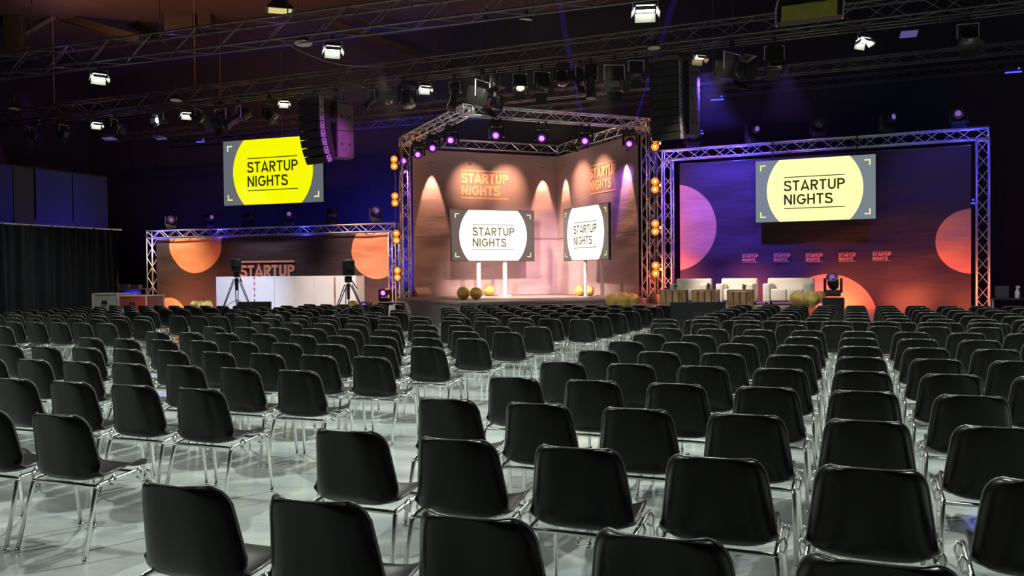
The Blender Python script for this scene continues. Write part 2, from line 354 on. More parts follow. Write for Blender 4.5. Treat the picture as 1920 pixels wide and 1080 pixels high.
# ------------------------------------------------------------------ truss builder
def truss(parent, name, a, b_, wdt=0.27, r=0.024, step=0.36, up=None, material='alu', hgt=None, skip=()):
    """box truss from a to b (centre line); chords in the mesh, lacing as its sub-part"""
    a = Vector(a); b_ = Vector(b_); d = (b_ - a); Lh = d.length; d.normalize(); hgt = hgt or wdt
    up = Vector(up) if up is not None else (Vector((0, 0, 1)) if abs(d.z) < .9 else Vector((HX.x, HX.y, 0)))
    s_ = d.cross(up).normalized(); u = s_.cross(d).normalized()
    cs = [(-1, -1), (1, -1), (1, 1), (-1, 1)]
    def c(k, t): return a + d * t + s_ * (cs[k][0] * wdt / 2) + u * (cs[k][1] * hgt / 2)
    mb = MB()
    for k in range(4): mb.tube([c(k, 0), c(k, Lh)], r, 6)
    for t in (0.02, Lh - 0.02):
        for k in range(4): mb.tube([c(k, t), c((k + 1) % 4, t)], r * .6, 4)
    o = mb.build(name, M[material], parent, True)
    lb = MB(); nseg = max(2, int(round(Lh / step))); st = Lh / nseg
    for k in range(4):
        k2 = (k + 1) % 4
        for i in range(nseg):
            p, q = (k, k2) if (i + k) % 2 == 0 else (k2, k)
            lb.tube([c(p, i * st), c(q, (i + 1) * st)], r * .42, 4, False)
    lb.build('bracing', M[material], o)
    return o

# ------------------------------------------------------------------ left backdrop
def local_frame(A, B):
    d = (B - A); d.z = 0; d.normalize(); return math.atan2(d.y, d.x)
def goalpost(name, label, A, B, H, posts=True):
    t = thing(name, label, 'truss frame'); dx = (B - A).normalized()
    ofs = 0.145
    truss(t, 'beam', A + Vector((0, 0, H - ofs)), B + Vector((0, 0, H - ofs)))
    for p, sg in ((A, 1), (B, -1)):
        q = p + dx * ofs * sg; truss(t, 'post', q + Vector((0, 0, 0.03)), q + Vector((0, 0, H - .30)), up=dx)
        MB().box(q + Vector((0, 0, .015)), (.6, .6, .03), Matrix.Rotation(local_frame(A, B), 3, 'Z')).build('base_plate', M['alu'], t)
    return t
goalpost('truss_frame', 'low wide aluminium truss frame holding the printed banner at the left', L0, L1, LH)
goalpost('truss_frame', 'tall aluminium truss frame holding the wide banner at the right', R0, R1, RH)

def banner(name, label, A, B, z0, z1, circles_px, base, n, inset0, inset1, wr=0.05, plane_off=0.0, res=(90, 36), parent=None, wk=0.2, seam=False):
    """printed cloth between A and B; circles given in local x,z"""
    dx = (B - A).normalized(); wdt = (B - A).length - inset0 - inset1
    ang = local_frame(A, B); o_ = A + dx * inset0
    root = thing(name, label, 'banner', (o_.x, o_.y, z0), ang)
    H = z1 - z0; nx, nz = res; vs = []; fs = []
    ph = [random.uniform(0, 6) for _ in range(6)]
    for j in range(nz + 1):
        for i in range(nx + 1):
            x = wdt * i / nx; z = H * j / nz
            d = wr * (math.sin(x * 1.7 + z * 3.1 + ph[0]) * .35 + math.sin(z * 6.3 - x * .9 + 1.2 * math.sin(x * .8) + ph[1]) * .35 + math.sin(x * 3.7 - z * 9.1 + ph[2]) * .16 + math.sin(z * 14 + x * 2.3 + ph[3]) * .1)
            e = min(1, min(x, wdt - x) / .3, min(z, H - z) / .2 + .2)
            vs.append((x, d * e, z))
    for j in range(nz):
        for i in range(nx): fs.append((j * (nx + 1) + i, j * (nx + 1) + i + 1, (j + 1) * (nx + 1) + i + 1, (j + 1) * (nx + 1) + i))
    mm = circle_mat(name + '_cloth', base, (0.90, 0.42, 0.24), circles_px, wrinkle=wk)
    c = MB().add(vs, fs).build('cloth', mm, root, True)
    for zz in (H, 0): MB().tube([(0, .04, zz), (wdt, .04, zz)], .02, 6).build('hem_pipe', M['alu'], root)
    return root, wdt, H
# local banner coordinates of a pixel
def bl(A, B, z0, inset, px, py):
    dx = (B - A).normalized(); nn = Vector((-dx.y, dx.x, 0)); p = onp(px, py, A, nn); return (p - A).dot(dx) - inset, p.z - z0
z0 = 0.06
def circ(A, B, ins, c, e): # centre px and an edge px
    a = bl(A, B, z0, ins, *c); b_ = bl(A, B, z0, ins, *e); return (a[0], a[1], math.hypot(a[0] - b_[0], a[1] - b_[1]))
BL_BASE = (0.060, 0.044, 0.054)
lc = [circ(L0, L1, .34, (366, 452), (366, 512)), circ(L0, L1, .34, (706, 470), (706, 523)), circ(L0, L1, .34, (318, 598), (318, 558))]
ban, bw_, bh_ = banner('backdrop_banner', 'dark printed cloth banner with orange discs stretched in the low left truss', L0, L1, z0, LH - .34, lc, BL_BASE, nL, .34, .34)
mb = MB(); x, z = bl(L0, L1, z0, .34, 451, 489.5); x2, _ = bl(L0, L1, z0, .34, 553, 489.5)
logo(mb, x, z, x2 - x, lambda a, b_: (a, -0.045, b_), t=.23, sp=.09, lt=.16, gap=.22); mb.build('lettering', M['orange'], ban)
rc = [circ(R0, R1, .50, (1262, 427), (1342, 411)), circ(R0, R1, .50, (1822, 452), (1754, 456)), circ(R0, R1, .50, (1552, 600), (1552, 514))]
ban, bw_, bh_ = banner('backdrop_banner', 'wide dark banner with three orange discs and small logos in the tall right truss', R0, R1, z0, RH - .42, rc, BL_BASE, nL, .50, .40)
for x, x2, y in [(1392, 1422, 476), (1451, 1482, 475), (1511, 1543, 474.5), (1573, 1605, 474), (1636.5, 1671, 472)]:
    mb = MB(); a, z = bl(R0, R1, z0, .50, x, y); b_, _ = bl(R0, R1, z0, .50, x2, y)
    logo(mb, a, z, b_ - a, lambda p, q: (p, -0.04, q), t=.22, sp=.09, lt=.12, gap=.25); mb.build('printed_logo', M['orange'], ban)

# ------------------------------------------------------------------ screens
def screen(name, label, TL, TR, BR, BL, strength, ycol, grey, planeA, planeN, circ_scale=1.0, gs=1.0, depth=0.09, white=False, marks=True):
    n = Vector(planeN); a = onp(*TL, planeA, n); b_ = onp(*TR, planeA, n); c = onp(*BR, planeA, n); d = onp(*BL, planeA, n)
    dx = ((b_ - a) + (c - d)); dx.z = 0; dx.normalize(); wdt = ((b_ - a).length + (c - d).length) / 2; H = (a.z - d.z + b_.z - c.z) / 2
    zc = (a.z + b_.z + c.z + d.z) / 4; cc = (a + b_ + c + d) / 4
    root = thing(name, label, 'screen', (cc.x, cc.y, zc), math.atan2(dx.y, dx.x))
    MB().box((0, depth / 2 + .002, 0), (wdt, depth, H), bev=.01).build('casing', M['black'], root)
    mm = circle_mat(name + '_picture', grey, ycol, [(0, 0, wdt * 0.405 * circ_scale)], rough=.3, emit=strength)
    iw, ih = wdt - .04, H - .04
    MB().add([(-iw / 2, -.002, -ih / 2), (iw / 2, -.002, -ih / 2), (iw / 2, -.002, ih / 2), (-iw / 2, -.002, ih / 2)], [(0, 1, 2, 3)]).build('display', mm, root)
    mb = MB(); lw = wdt * .50; x0 = -lw / 2
    logo(mb, x0, H * .215, lw, lambda p, q: (p, -.006, q), t=.17, sp=.13, lt=.09, gap=.33)
    mb.build('lettering', M['dark_ink'], root)
    mk = glow(name + '_mark', (1, .95, .45), 0.9); k = wdt * .05; t = wdt * .012
    for sx in (-1, 1):
        for sz in (-1, 1):
            mb = MB(); X = sx * (wdt / 2 - .045 * wdt); Z = sz * (H / 2 - .045 * wdt)
            for (ax, az, bx, bz) in ((X, Z, X - sx * k, Z - sz * t), (X, Z, X - sx * t, Z - sz * k)):
                mb.add([(ax, -.006, az), (bx, -.006, az), (bx, -.006, bz), (ax, -.006, bz)], [(0, 1, 2, 3)])
            mb.build('corner_mark', mk, root)
    return root, wdt, H, dx
Ln = (-(L1 - L0).normalized().y, (L1 - L0).normalized().x, 0); Rn = (-(R1 - R0).normalized().y, (R1 - R0).normalized().x, 0)
pA = L0 - Vector(Ln) * 1.0
sl, w1, h1, dx1 = screen('hanging_screen', 'large hanging screen with bright yellow disc above the low left backdrop', (417, 265), (607, 251), (607, 379), (420, 387), 1.0, (0.93, 0.95, 0.0), (0.13, 0.14, 0.16), pA, Ln, .98)
pR = R0 - Vector(Rn) * 0.35
sr_, w2, h2, dx2 = screen('hanging_screen', 'large screen with pale yellow disc hung in front of the right backdrop', (1415, 302), (1644, 287), (1643, 411), (1416, 419), 1.25, (1.0, 0.92, 0.38), (0.15, 0.18, 0.20), pR, Rn, .98)
for rt, ww, hh, top in ((sl, w1, h1, 7.6), (sr_, w2, h2, 5.0)):
    for s_ in (-.35, .35):
        MB().tube([(s_ * ww, .05, hh / 2 - .01), (s_ * ww, .05, top - rt.location.z)], .006 if rt is sl else .02, 5).build('suspension_cable', M['black'], rt)

# ------------------------------------------------------------------ stage with its corner truss
hs = SS / 2; DZ = 0.75
i_ = hs - .30
st = thing('stage_platform', 'square raised stage platform under the corner truss in the middle', 'stage')
fr = onz(863, 567.5, DZ); fr.z = 0
ctr = sq(0, 0); ax = Vector((math.cos(STH), math.sin(STH), 0)); ay = Vector((-math.sin(STH), math.cos(STH), 0))
a_f = (fr - ctr).dot(ax); b_f = (fr - ctr).dot(ay)
poly = [(a_f, b_f), (i_, b_f), (i_, i_), (a_f, i_)]
def slab(mb, poly, z0, z1):
    k = len(poly); vs = [sq(a, b_, z) for z in (z0, z1) for a, b_ in poly]
    mb.add(vs, [tuple(range(k)), tuple(range(2 * k - 1, k - 1, -1))] + [(i, (i + 1) % k, (i + 1) % k + k, i + k) for i in range(k)])
mb = MB(); slab(mb, poly, DZ - .06, DZ); mb.build('deck', M['deck'], st)
mb = MB(); ins = .02; slab(mb, [(a_f + ins, b_f + ins), (i_ - ins, b_f + ins), (i_ - ins, i_ - ins), (a_f + ins, i_ - ins)], 0, DZ - .06); mb.build('skirt', M['skirt'], st)
for i in range(1, 6):
    x = a_f + (i_ - a_f) * i / 6; mb = MB(); slab(mb, [(x - .006, b_f + .012), (x + .006, b_f + .012), (x + .006, b_f + .03), (x - .006, b_f + .03)], 0, DZ - .06); mb.build('panel_joint', M['black'], st)
# side extension step at right
sp_ = thing('stage_step', 'low grey platform beside the right front edge of the square stage', 'platform', (0, 0, 0))
pA_ = (i_ - 1.1, b_f - 1.0); mb = MB(); slab(mb, [(i_ - 1.6, b_f - .95), (i_ + .6, b_f - .95), (i_ + .6, b_f - .02), (i_ - 1.6, b_f - .02)], 0, .60); mb.build('platform_box', M['skirt'], sp_)

tr = thing('stage_truss', 'square aluminium truss rig on three posts over the corner stage', 'truss')
zt = SH - .145; e = hs - .145
cn = {'f': (-e, -e), 'r': (e, -e), 'b': (e, e), 'l': (-e, e)}
for a, b_ in (('f', 'r'), ('r', 'b'), ('b', 'l'), ('l', 'f')):
    A = sq(*cn[a], zt); B = sq(*cn[b_], zt); d = (B - A).normalized(); truss(tr, 'beam', A + d * .15, B - d * .15)
for k in cn:
    A = sq(*cn[k], 0)
    truss(tr, 'corner_block', A + Vector((0, 0, zt - .15)), A + Vector((0, 0, zt + .15)), up=ax, step=.3)
    if k != 'f':
        truss(tr, 'post', A + Vector((0, 0, .03)), A + Vector((0, 0, zt - .15)), up=ax)
        MB().box(A + Vector((0, 0, .015)), (.6, .6, .03), Matrix.Rotation(STH, 3, 'Z')).build('base_plate', M['alu'], tr)
# doubled post at the right and cross bracing look
A = sq(hs + .20, -e + .1, 0); truss(tr, 'post', A + Vector((0, 0, .03)), A + Vector((0, 0, SH - .9)), up=ax)

zb0, zb1 = DZ + .02, SH - .42
def wallban(label, A, B, lx, nm):
    rt, ww, hh = banner('stage_banner', label, A, B, zb0, zb1, [], (0.33, 0.25, 0.26), None, .0, .0, wr=.022, res=(60, 50), wk=.10)
    mb = MB(); logo(mb, *lx, lambda p, q: (p, -.024, q), t=.23, sp=.09, lt=.13, gap=.25); mb.build('lettering', M['orange'], rt)
    MB().add([(0, -.045, hh * .40), (ww, -.045, hh * .40), (ww, -.045, hh * .40 + .025), (0, -.045, hh * .40 + .025)], [(0, 1, 2, 3)]).build('seam', M['skirt'], rt)
    return rt
Ab, Bb = sq(-e + .2, e - .2), sq(e - .2, e - .2)
x, z = bl(Ab, Bb, zb0, 0, 864, 318); x2, _ = bl(Ab, Bb, zb0, 0, 952, 318)
wallban('brown grey cloth wall with orange lettering behind the left half of the stage', Ab, Bb, (x, z, x2 - x), 0)
Ab2, Bb2 = sq(e - .2, e - .2), sq(e - .2, -e + .2)
x, z = bl(Ab2, Bb2, zb0, 0, 1107, 311); x2, _ = bl(Ab2, Bb2, zb0, 0, 1157, 296)
wallban('brown grey cloth wall with orange lettering behind the right half of the stage', Ab2, Bb2, (x, z - .0, x2 - x), 1)

# presentation screens on white posts
def stand_screen(label, TL, TR, BR, BL, pl, pn, posts):
    rt, ww, hh, dx = screen('presentation_screen', label, TL, TR, BR, BL, 1.7, (1.0, 0.95, 0.78), (0.075, 0.057, 0.05), pl, pn, 1.0, depth=.08)
    for f_ in posts:
        MB().box((f_ * ww, .06 + .04, (DZ - rt.location.z + .0) / 2 + .1), (.13, .05, (rt.location.z - DZ) + .2), bev=.008).build('post', M['white'], rt)
        MB().box((f_ * ww, .1, DZ - rt.location.z + .01), (.34, .4, .02)).build('foot_plate', M['white'], rt)
    return rt
p1 = sq(0, i_ - .95); ny = ay
stand_screen('presentation screen showing white disc on two white posts, left half of stage', (845.5, 393), (1002, 394), (1002, 489), (846, 491), p1, ny, (-.17, .145))
p2 = sq(i_ - 1.1, 0); nx_ = ax
stand_screen('presentation screen turned sideways on two white posts, right half of stage', (1056, 391), (1142, 380.5), (1141, 489), (1056.5, 488), p2, nx_, (-.06, .30))

# ------------------------------------------------------------------ right side podium, lounge furniture
pod = thing('lounge_podium', 'low dark podium carrying the white lounge seats before the right backdrop', 'platform')
PZ = 0.66; dR = (R1 - R0).normalized(); nR = Vector(Rn)
a = R0 + dR * .5 - nR * .35; b_ = R0 + dR * 4.25 - nR * .35; c = b_ - nR * 4.0; d = a - nR * 3.6 + dR * .2
def quadslab(mb, pts, z0, z1):
    k = len(pts); vs = [(p.x, p.y, z) for z in (z0, z1) for p in pts]
    mb.add(vs, [tuple(range(k)), tuple(range(2 * k - 1, k - 1, -1))] + [(i, (i + 1) % k, (i + 1) % k + k, i + k) for i in range(k)]); return mb
quadslab(MB(), (a, b_, c, d), PZ - .06, PZ).build('deck', M['deck'], pod)
k_ = .03; quadslab(MB(), (a + (c - a) * .008, b_ + (d - b_) * .008, c + (a - c) * .008, d + (b_ - d) * .008), 0, PZ - .06).build('skirt', M['black'], pod)
def sofa(label, pxl, pxr, pyt, Y, seats, cat='armchair', name='lounge_armchair'):
    A = at(pxl, pyt, Y); B = at(pxr, pyt, Y - .45 * (pxr - pxl) / F * Y); wdt = (B - A).length; H = .66
    ang = math.atan2(B.y - A.y, B.x - A.x); c = (A + B) / 2
    rt = thing(name, label, cat, (c.x, c.y, PZ), ang, 'white lounge seats on the podium')
    dpt = .72
    MB().box((0, .10, .36), (wdt - .02, .18, .60), bev=.04).build('backrest', M['leather'], rt, True)
    for s_ in (-1, 1): MB().box((s_ * (wdt / 2 - .09), -.26, .30), (.18, .56, .46), bev=.035).build('armrest', M['leather'], rt, True)
    ws = (wdt - .38) / seats
    for i in range(seats): MB().box((-(wdt - .38) / 2 + ws * (i + .5), -.27, .25), (ws - .01, .54, .30), bev=.035).build('seat_cushion', M['leather'], rt, True)
    for sx in (-1, 1):
        for sy in (-.48, .12): MB().box((sx * (wdt / 2 - .08), sy, .03), (.05, .05, .06)).build('foot', M['black'], rt)
    return rt
sofa('white leather armchair at the left end of the podium, behind two plank tables', 1266, 1334, 523, 22.2, 1)
sofa('white leather armchair in the middle of the podium behind the single plank table', 1351, 1420, 521.5, 21.8, 1)
sofa('long white leather sofa on the podium beside the gold balls', 1438, 1527, 519, 21.4, 2, 'sofa', 'lounge_sofa')
def crate(label, pxl, pxr, Y):
    A = onz(pxl, 545, 1.045); k = Y / A.y; A = at(pxl, 545.5, Y); B = at(pxr, 545.5, Y - .2)
    wdt = (B - A).length; c = (A + B) / 2; H = A.z - PZ; ang = math.atan2(B.y - A.y, B.x - A.x)
    rt = thing('plank_table', label, 'table', (c.x, c.y + .25, PZ), ang, 'rustic plank tables on the podium')
    npk = max(3, int(wdt / .14)); pw_ = wdt / npk
    MB().box((0, 0, H / 2 - .01), (wdt - .03, .47, H - .03)).build('carcass', M['woodgap'], rt)
    for i in range(npk):
        h_ = H - random.uniform(0, .015)
        MB().box((-wdt / 2 + pw_ * (i + .5), -.25, h_ / 2), (pw_ - .018, .03, h_ - .01), bev=.004).build('plank', M['wood'], rt)
    for s_ in (-1, 1): MB().box((s_ * (wdt / 2 - .008), 0, H / 2), (.02, .46, H - .01)).build('side_board', M['wood'], rt)
    MB().box((0, -.01, H + .008), (wdt + .01, .52, .03), bev=.005).build('table_top', M['wood'], rt)
    return rt, c, H, ang
tabs = [crate('rustic wooden plank table at the left end of the podium', 1243, 1292, 20.3), crate('rustic wooden plank table, the middle one of the three', 1303, 1353, 20.1), crate('rustic wooden plank table standing alone before the middle armchair', 1370, 1419, 19.9)]
def plant(label, px, Y, tabi):
    rt0, c, H, ang = tabs[tabi]; p = at(px, 545, Y + .22); 
    rt = thing('potted_plant', label, 'plant', (p.x, p.y, PZ + H + .023), 0, 'small potted plants on the plank tables')
    MB().lathe([(0, .035), (.07, .05), (.072, .045)], (0, 0, 0), (0, 0, 1), 10).build('pot', M['pot'], rt, 'auto')
    mb = MB()
    for i in range(26):
        an = random.uniform(0, 2 * PI); ln = random.uniform(.06, .13); el = random.uniform(.3, 1.4); d = Vector((math.cos(an) * math.cos(el), math.sin(an) * math.cos(el), math.sin(el))); sd = Vector((-math.sin(an), math.cos(an), 0)) * .018
        o_ = Vector((0, 0, .06)); mb.add([o_, o_ + d * ln * .5 + sd, o_ + d * ln, o_ + d * ln * .5 - sd], [(0, 1, 2, 3)])
    mb.build('foliage', M['leaf'], rt)
plant('small green pot plant on the left plank table, near its right edge', 1266, 20.3, 0)
plant('small green pot plant on the middle plank table', 1328, 20.1, 1)
plant('small green pot plant on the plank table before the middle armchair', 1395, 19.9, 2)

# ------------------------------------------------------------------ gold balls
gb = None
def ball(px, py, rpx, z, label, grp='gold foil balls on the stage', Y=None):
    global gb
    p = onz(px, py + rpx, z) if Y is None else at(px, py + rpx, Y); r = rpx * p.y / F * 1.0
    if gb is None:
        me = bpy.data.meshes.new('foil_ball'); bm = bmesh.new(); bmesh.ops.create_icosphere(bm, subdivisions=4, radius=1)
        for v in bm.verts:
            n_ = v.co.normalized(); a = math.atan2(n_.y, n_.x); v.co = n_ * (1 + .018 * math.cos(a * 9) * (1 - abs(n_.z)) - .05 * max(0, abs(n_.z) - .8))
        bm.to_mesh(me); bm.free(); me.materials.append(M['gold']); me.shade_smooth(); gb = me
    o = bpy.data.objects.new('foil_ball', gb); COL.objects.link(o); o.location = (p.x, p.y, z + r * .985); o.scale = (r, r, r); o.rotation_euler = (random.uniform(-.4, .4), random.uniform(-.4, .4), random.uniform(0, 6))
    tag(o, label, 'ball', grp)
for px, py, r_, lab in [(869, 549, 12.5, 'gold foil ball at the front left corner of the stage, leftmost of four'), (893, 549.5, 12, 'gold foil ball on stage, second from the left of four'), (917, 544, 11, 'gold foil ball below the left screen, between its two white posts'), (937.5, 543, 10, 'gold foil ball at the foot of the right white post of the left screen'), (1088, 542, 10.5, 'gold foil ball before the sideways screen, the left one of the pair'), (1105, 543, 10, 'gold foil ball before the sideways screen, the right one of the pair')]: ball(px, py, r_, DZ, lab, Y=27.0 if px > 1000 else None)
for px, py, r_, lab in [(1146, 561.5, 12, 'gold foil ball on the low platform, left of the biggest one'), (1167, 560.5, 14, 'biggest gold foil ball on the low platform at right of stage'), (1186, 561, 12, 'gold foil ball on the low platform, behind and right of the biggest one')]: ball(px, py, r_, .60, lab, Y=None if px == 1167 else 22.75)
for px, py, r_, lab in [(1495, 560, 14.5, 'gold foil ball before the white sofa, left one of three'), (1521, 560.5, 15.5, 'largest gold foil ball right of the white sofa'), (1537, 557, 12, 'gold foil ball half hidden behind the largest one by the sofa')]: ball(px, py, r_, PZ, lab, 'gold foil balls on the podium')
for px, py, r_, lab in [(364, 572, 9.5, 'gold foil ball at the left end of the row before the left banner'), (376, 573, 9.5, 'gold foil ball in the middle of the row before the left banner'), (389, 572, 9.5, 'gold foil ball at the right end of the row before the left banner'), (662, 573, 10, 'gold foil ball behind the right camera tripod, left one'), (691, 572, 10, 'gold foil ball behind the right camera tripod, right one')]: ball(px, py, r_, .40 if px < 600 else .45, lab, 'gold foil balls before the left banner')
# the boxes these balls rest on
def simplebox(name, label, cat, px0, px1, py, Y, H, dep, m_, group=None, z=0, ang=None):
    A = at(px0, py, Y); B = at(px1, py, Y); c = (A + B) / 2; wdt = (B - A).length
    rt = thing(name, label, cat, (c.x, c.y + dep / 2, z), ang if ang is not None else 0, group); return rt, wdt
def near_ball(px, z): return onz(px, 582, z)
for a, b_, z, lab in ((358, 395, .40, 'low black box under the row of gold balls before the left banner'), (652, 700, .45, 'low black box under the gold balls behind the right tripod')):
    A = onz(a - 3, 582.5, z); B = onz(b_ + 3, 582, z); c = (A + B) / 2
    rt = thing('riser_box', lab, 'box', (c.x, c.y, 0), 0); MB().box((0, 0, z / 2), ((B - A).length + .1, .6, z - .004), bev=.01).build('box_body', M['black'], rt)
    MB().box((0, -.305, z * .6), (.16, .015, .06)).build('handle', M['alu'], rt)

# ------------------------------------------------------------------ stage wedges
def wedge(label, px, py, z, ang, wdt=.52):
    p = onz(px, py, z); rt = thing('stage_monitor', label, 'speaker', (p.x, p.y, z), ang)
    mb = MB(); mb.prism([(-wdt / 2, 0), (wdt / 2, 0), (wdt / 2, .30), (-wdt / 2, .30)], 0, .01)
    v = [(-wdt / 2, -.2, 0), (wdt / 2, -.2, 0), (wdt / 2, .2, 0), (-wdt / 2, .2, 0), (-wdt / 2, -.16, .10), (wdt / 2, -.16, .10), (wdt / 2, .10, .32), (-wdt / 2, .10, .32), (wdt / 2, .2, .30), (-wdt / 2, .2, .30)]
    mb = MB().add(v, [(0, 1, 2, 3), (0, 4, 5, 1), (4, 7, 6, 5), (7, 9, 8, 6), (9, 3, 2, 8), (0, 3, 9, 7, 4), (1, 5, 6, 8, 2)])
    mb.build('cabinet', M['brown'], rt)
    MB().add([(-wdt / 2 + .03, -.153, .112), (wdt / 2 - .03, -.153, .112), (wdt / 2 - .03, .085, .316), (-wdt / 2 + .03, .085, .316)], [(0, 1, 2, 3)]).build('grille', M['brown'], rt)
wedge('wedge monitor speaker on the stage near the left post', 794, 557, DZ, STH)
wedge('wedge monitor speaker on the stage right of the left screen', 1000, 552, DZ, STH, .42)
wedge('wedge monitor speaker on the stage beside the right post', 1196, 556, DZ, STH - 1.2)
# black sub box by the right post
p = onz(1212, 569, .52); p = sq(i_ + .15, b_f - .45, .60)
rt = thing('bass_cabinet', 'long low black box on the platform beside the right stage post', 'speaker', (p.x, p.y, .60), STH)
MB().box((0, 0, .14), (.8, .4, .28), bev=.01).build('cabinet', M['blackm'], rt); MB().box((0, -.205, .14), (.7, .012, .2)).build('grille', M['grille'], rt)

# ------------------------------------------------------------------ white panel counter before left backdrop
cA = at(405.5, 518.5, 28.6); cB = at(668, 517, 27.1); cd = (cB - cA); cd.z = 0; cw = cd.length; ca = math.atan2(cd.y, cd.x)
wz = (cA.z + cB.z) / 2
ctp = thing('panel_counter', 'long white panelled counter standing before the low left banner', 'counter', (cA.x, cA.y, 0), ca)
npn = 7
for i in range(npn):
    x0 = cw * i / npn; MB().box((x0 + cw / npn / 2, 0, wz / 2), (cw / npn - .015, .05, wz), bev=.004).build('panel', M['white'], ctp)
MB().box((cw / 2, .3, wz - .02), (cw, .55, .03)).build('counter_top', M['white'], ctp)
for s_ in (0.02, cw - .02): MB().box((s_, .3, wz / 2 - .02), (.03, .55, wz - .04)).build('side_panel', M['white'], ctp)
xr = cw * 2 / 7
mb = MB()
for k in range(5): mb.box((xr, -.03, wz - .05 - k * .19), (.035, .01, .09))
mb.box((xr, -.03, .35), (.03, .01, .7)); mb.build('red_marking', mat('dark_red', (.35, .04, .05), .6), ctp)
MB().box((cw * .855, -.03, wz * .62), (.06, .01, wz * .7)).build('wooden_strip', M['wood'], ctp)

# ------------------------------------------------------------------ black boxes and monitors on the floor
def floor_tv(label, px0, px1, pyt, Y, name='floor_monitor', H=.55):
    A = at(px0, pyt, Y); B = at(px1, pyt, Y); c = (A + B) / 2; wdt = (B - A).length; z = c.z
    rt = thing(name, label, 'monitor', (c.x, c.y, 0), 0)
    MB().box((0, .0, z - H / 2), (wdt, .06, H), Matrix.Rotation(R(-8), 3, 'X'), bev=.01).build('casing', M['black'], rt)
    MB().box((0, -.045, z - H / 2), (wdt * .25, .02, H * .3), Matrix.Rotation(R(-8), 3, 'X')).build('connector_panel', M['blackm'], rt)
    MB().box((0, .03, (z - H + .1) / 2), (.08, .05, z - H + .1)).build('column', M['black'], rt)
    MB().box((0, .03, .015), (.7, .5, .03)).build('foot_plate', M['black'], rt)
    return rt, wdt, z
rt, wd, zz = floor_tv('wide black floor monitor seen from behind, before the plank tables', 1257, 1361, 566.5, 17.9)
MB().box((.15 * wd, -.06, zz - .34), (.11, .01, .14)).build('white_label', M['white'], rt)
floor_tv('wide black floor monitor before the white panel counter', 445, 508, 565.5, 20.2)
rt = thing('folded_table', 'dark tilted table with pale edge leaning left of the stage', 'table', (0, 0, 0), 0)
A = at(711, 566, 21.0); B = at(759, 567, 21.0); Cc = at(778, 600, 19.0); 
wt = (B - A).length
rt.location = (A.x, A.y, 0)
MB().box((wt / 2, .0, A.z - .02), (wt, .5, .04), bev=.005).build('table_top', M['blackm'], rt)
MB().box((wt / 2, -.255, A.z - .005), (wt, .01, .02)).build('pale_edge', M['alu'], rt)
for sx in (.05, wt - .05):
    for sy in (-.2, .2): MB().tube([(sx, sy, A.z - .04), (sx, sy, 0)], .018, 6).build('leg', M['black'], rt)
MB().add([(wt + .0, -.2, A.z - .03), (wt + .03, -.2, A.z - .03), (wt + .33, -.5, .0), (wt + .30, -.5, .0), (wt + .0, .2, A.z - .03), (wt + .03, .2, A.z - .03), (wt + .33, .5, .0), (wt + .30, .5, .0)], [(0, 1, 2, 3), (4, 7, 6, 5), (0, 4, 5, 1), (3, 2, 6, 7), (0, 3, 7, 4), (1, 5, 6, 2)]).build('leaning_panel', M['black'], rt)
p = at(735, 582, 20.0)
rt = thing('white_cloth', 'crumpled white cloth hanging beside the dark tilted table', 'cloth', (p.x, p.y, 0), 0)
mb = MB(); vs = []; 
for j in range(6):
    for i in range(5): vs.append(((i - 2) * .055 * (1 - .08 * j), .03 * math.sin(i * 2 + j), p.z - .25 + j * .075))
for j in range(6):
    for i in range(5): vs.append(((i - 2) * .055 * (1 - .08 * j), .03 * math.sin(i * 2 + j) + .03, p.z - .25 + j * .075))
mb.add(vs, [(j * 5 + i, j * 5 + i + 1, j * 5 + i + 6, j * 5 + i + 5) for j in range(5) for i in range(4)] + [(30 + j * 5 + i, 30 + j * 5 + i + 1, 30 + j * 5 + i + 6, 30 + j * 5 + i + 5) for j in range(5) for i in range(4)])
mb.build('cloth', M['white'], rt, True)
MB().tube([(0, 0, 0), (0, 0, p.z - .1)], .015, 6).build('stand_pole', M['alu'], rt)

# ------------------------------------------------------------------ camera tripods
def tripod(label, px, pyt, pyh, Y):
    top = at(px, pyt, Y); rt = thing('camera_tripod', label, 'camera', (top.x, top.y, 0), .3)
    H = top.z
    MB().box((0, 0, H - .16), (.22, .30, .30), bev=.04).build('covered_camera', M['black'], rt, True)
    mb = MB(); mb.tube([(0, -.15, H - .15), (0, -.25, H - .15)], .05, 10); mb.build('lens_hood', M['blackm'], rt)
    MB().box((0, 0, H - .38), (.13, .14, .12), bev=.02).build('pan_head', M['blackm'], rt, True)
    MB().tube([(.05, 0, H - .38), (.12, -.35, H - .55)], .012, 6).build('pan_handle', M['black'], rt)
    MB().tube([(0, 0, H - .45), (0, 0, H - .75)], .03, 8).build('centre_column', M['blackm'], rt)
    for k in range(3):
        a = R(90 + 120 * k); d = Vector((math.cos(a), math.sin(a), 0)); s_ = Vector((-d.y, d.x, 0))
        lg = MB(); lg.tube([d * .06 + s_ * .035 + Vector((0, 0, H - .48)), d * .35 + s_ * .02 + Vector((0, 0, H * .40))], .011, 6)
        lg.tube([d * .06 - s_ * .035 + Vector((0, 0, H - .48)), d * .35 - s_ * .02 + Vector((0, 0, H * .40))], .011, 6)
        lg.tube([d * .35 + Vector((0, 0, H * .42)), d * .58 + Vector((0, 0, .02))], .013, 6)
        o = lg.build('leg', M['blackm'], rt)
        MB().box(d * .35 + Vector((0, 0, H * .41)), (.06, .06, .06), bev=.01).build('clamp', M['black'], o)
        MB().tube([Vector((0, 0, H * .5)), d * .34 + Vector((0, 0, H * .41))], .008, 5).build('spreader_arm', M['blackm'], rt)
    return rt
tripod('covered video camera on tripod before the left part of the white counter', 443, 484, 0, 19.6)
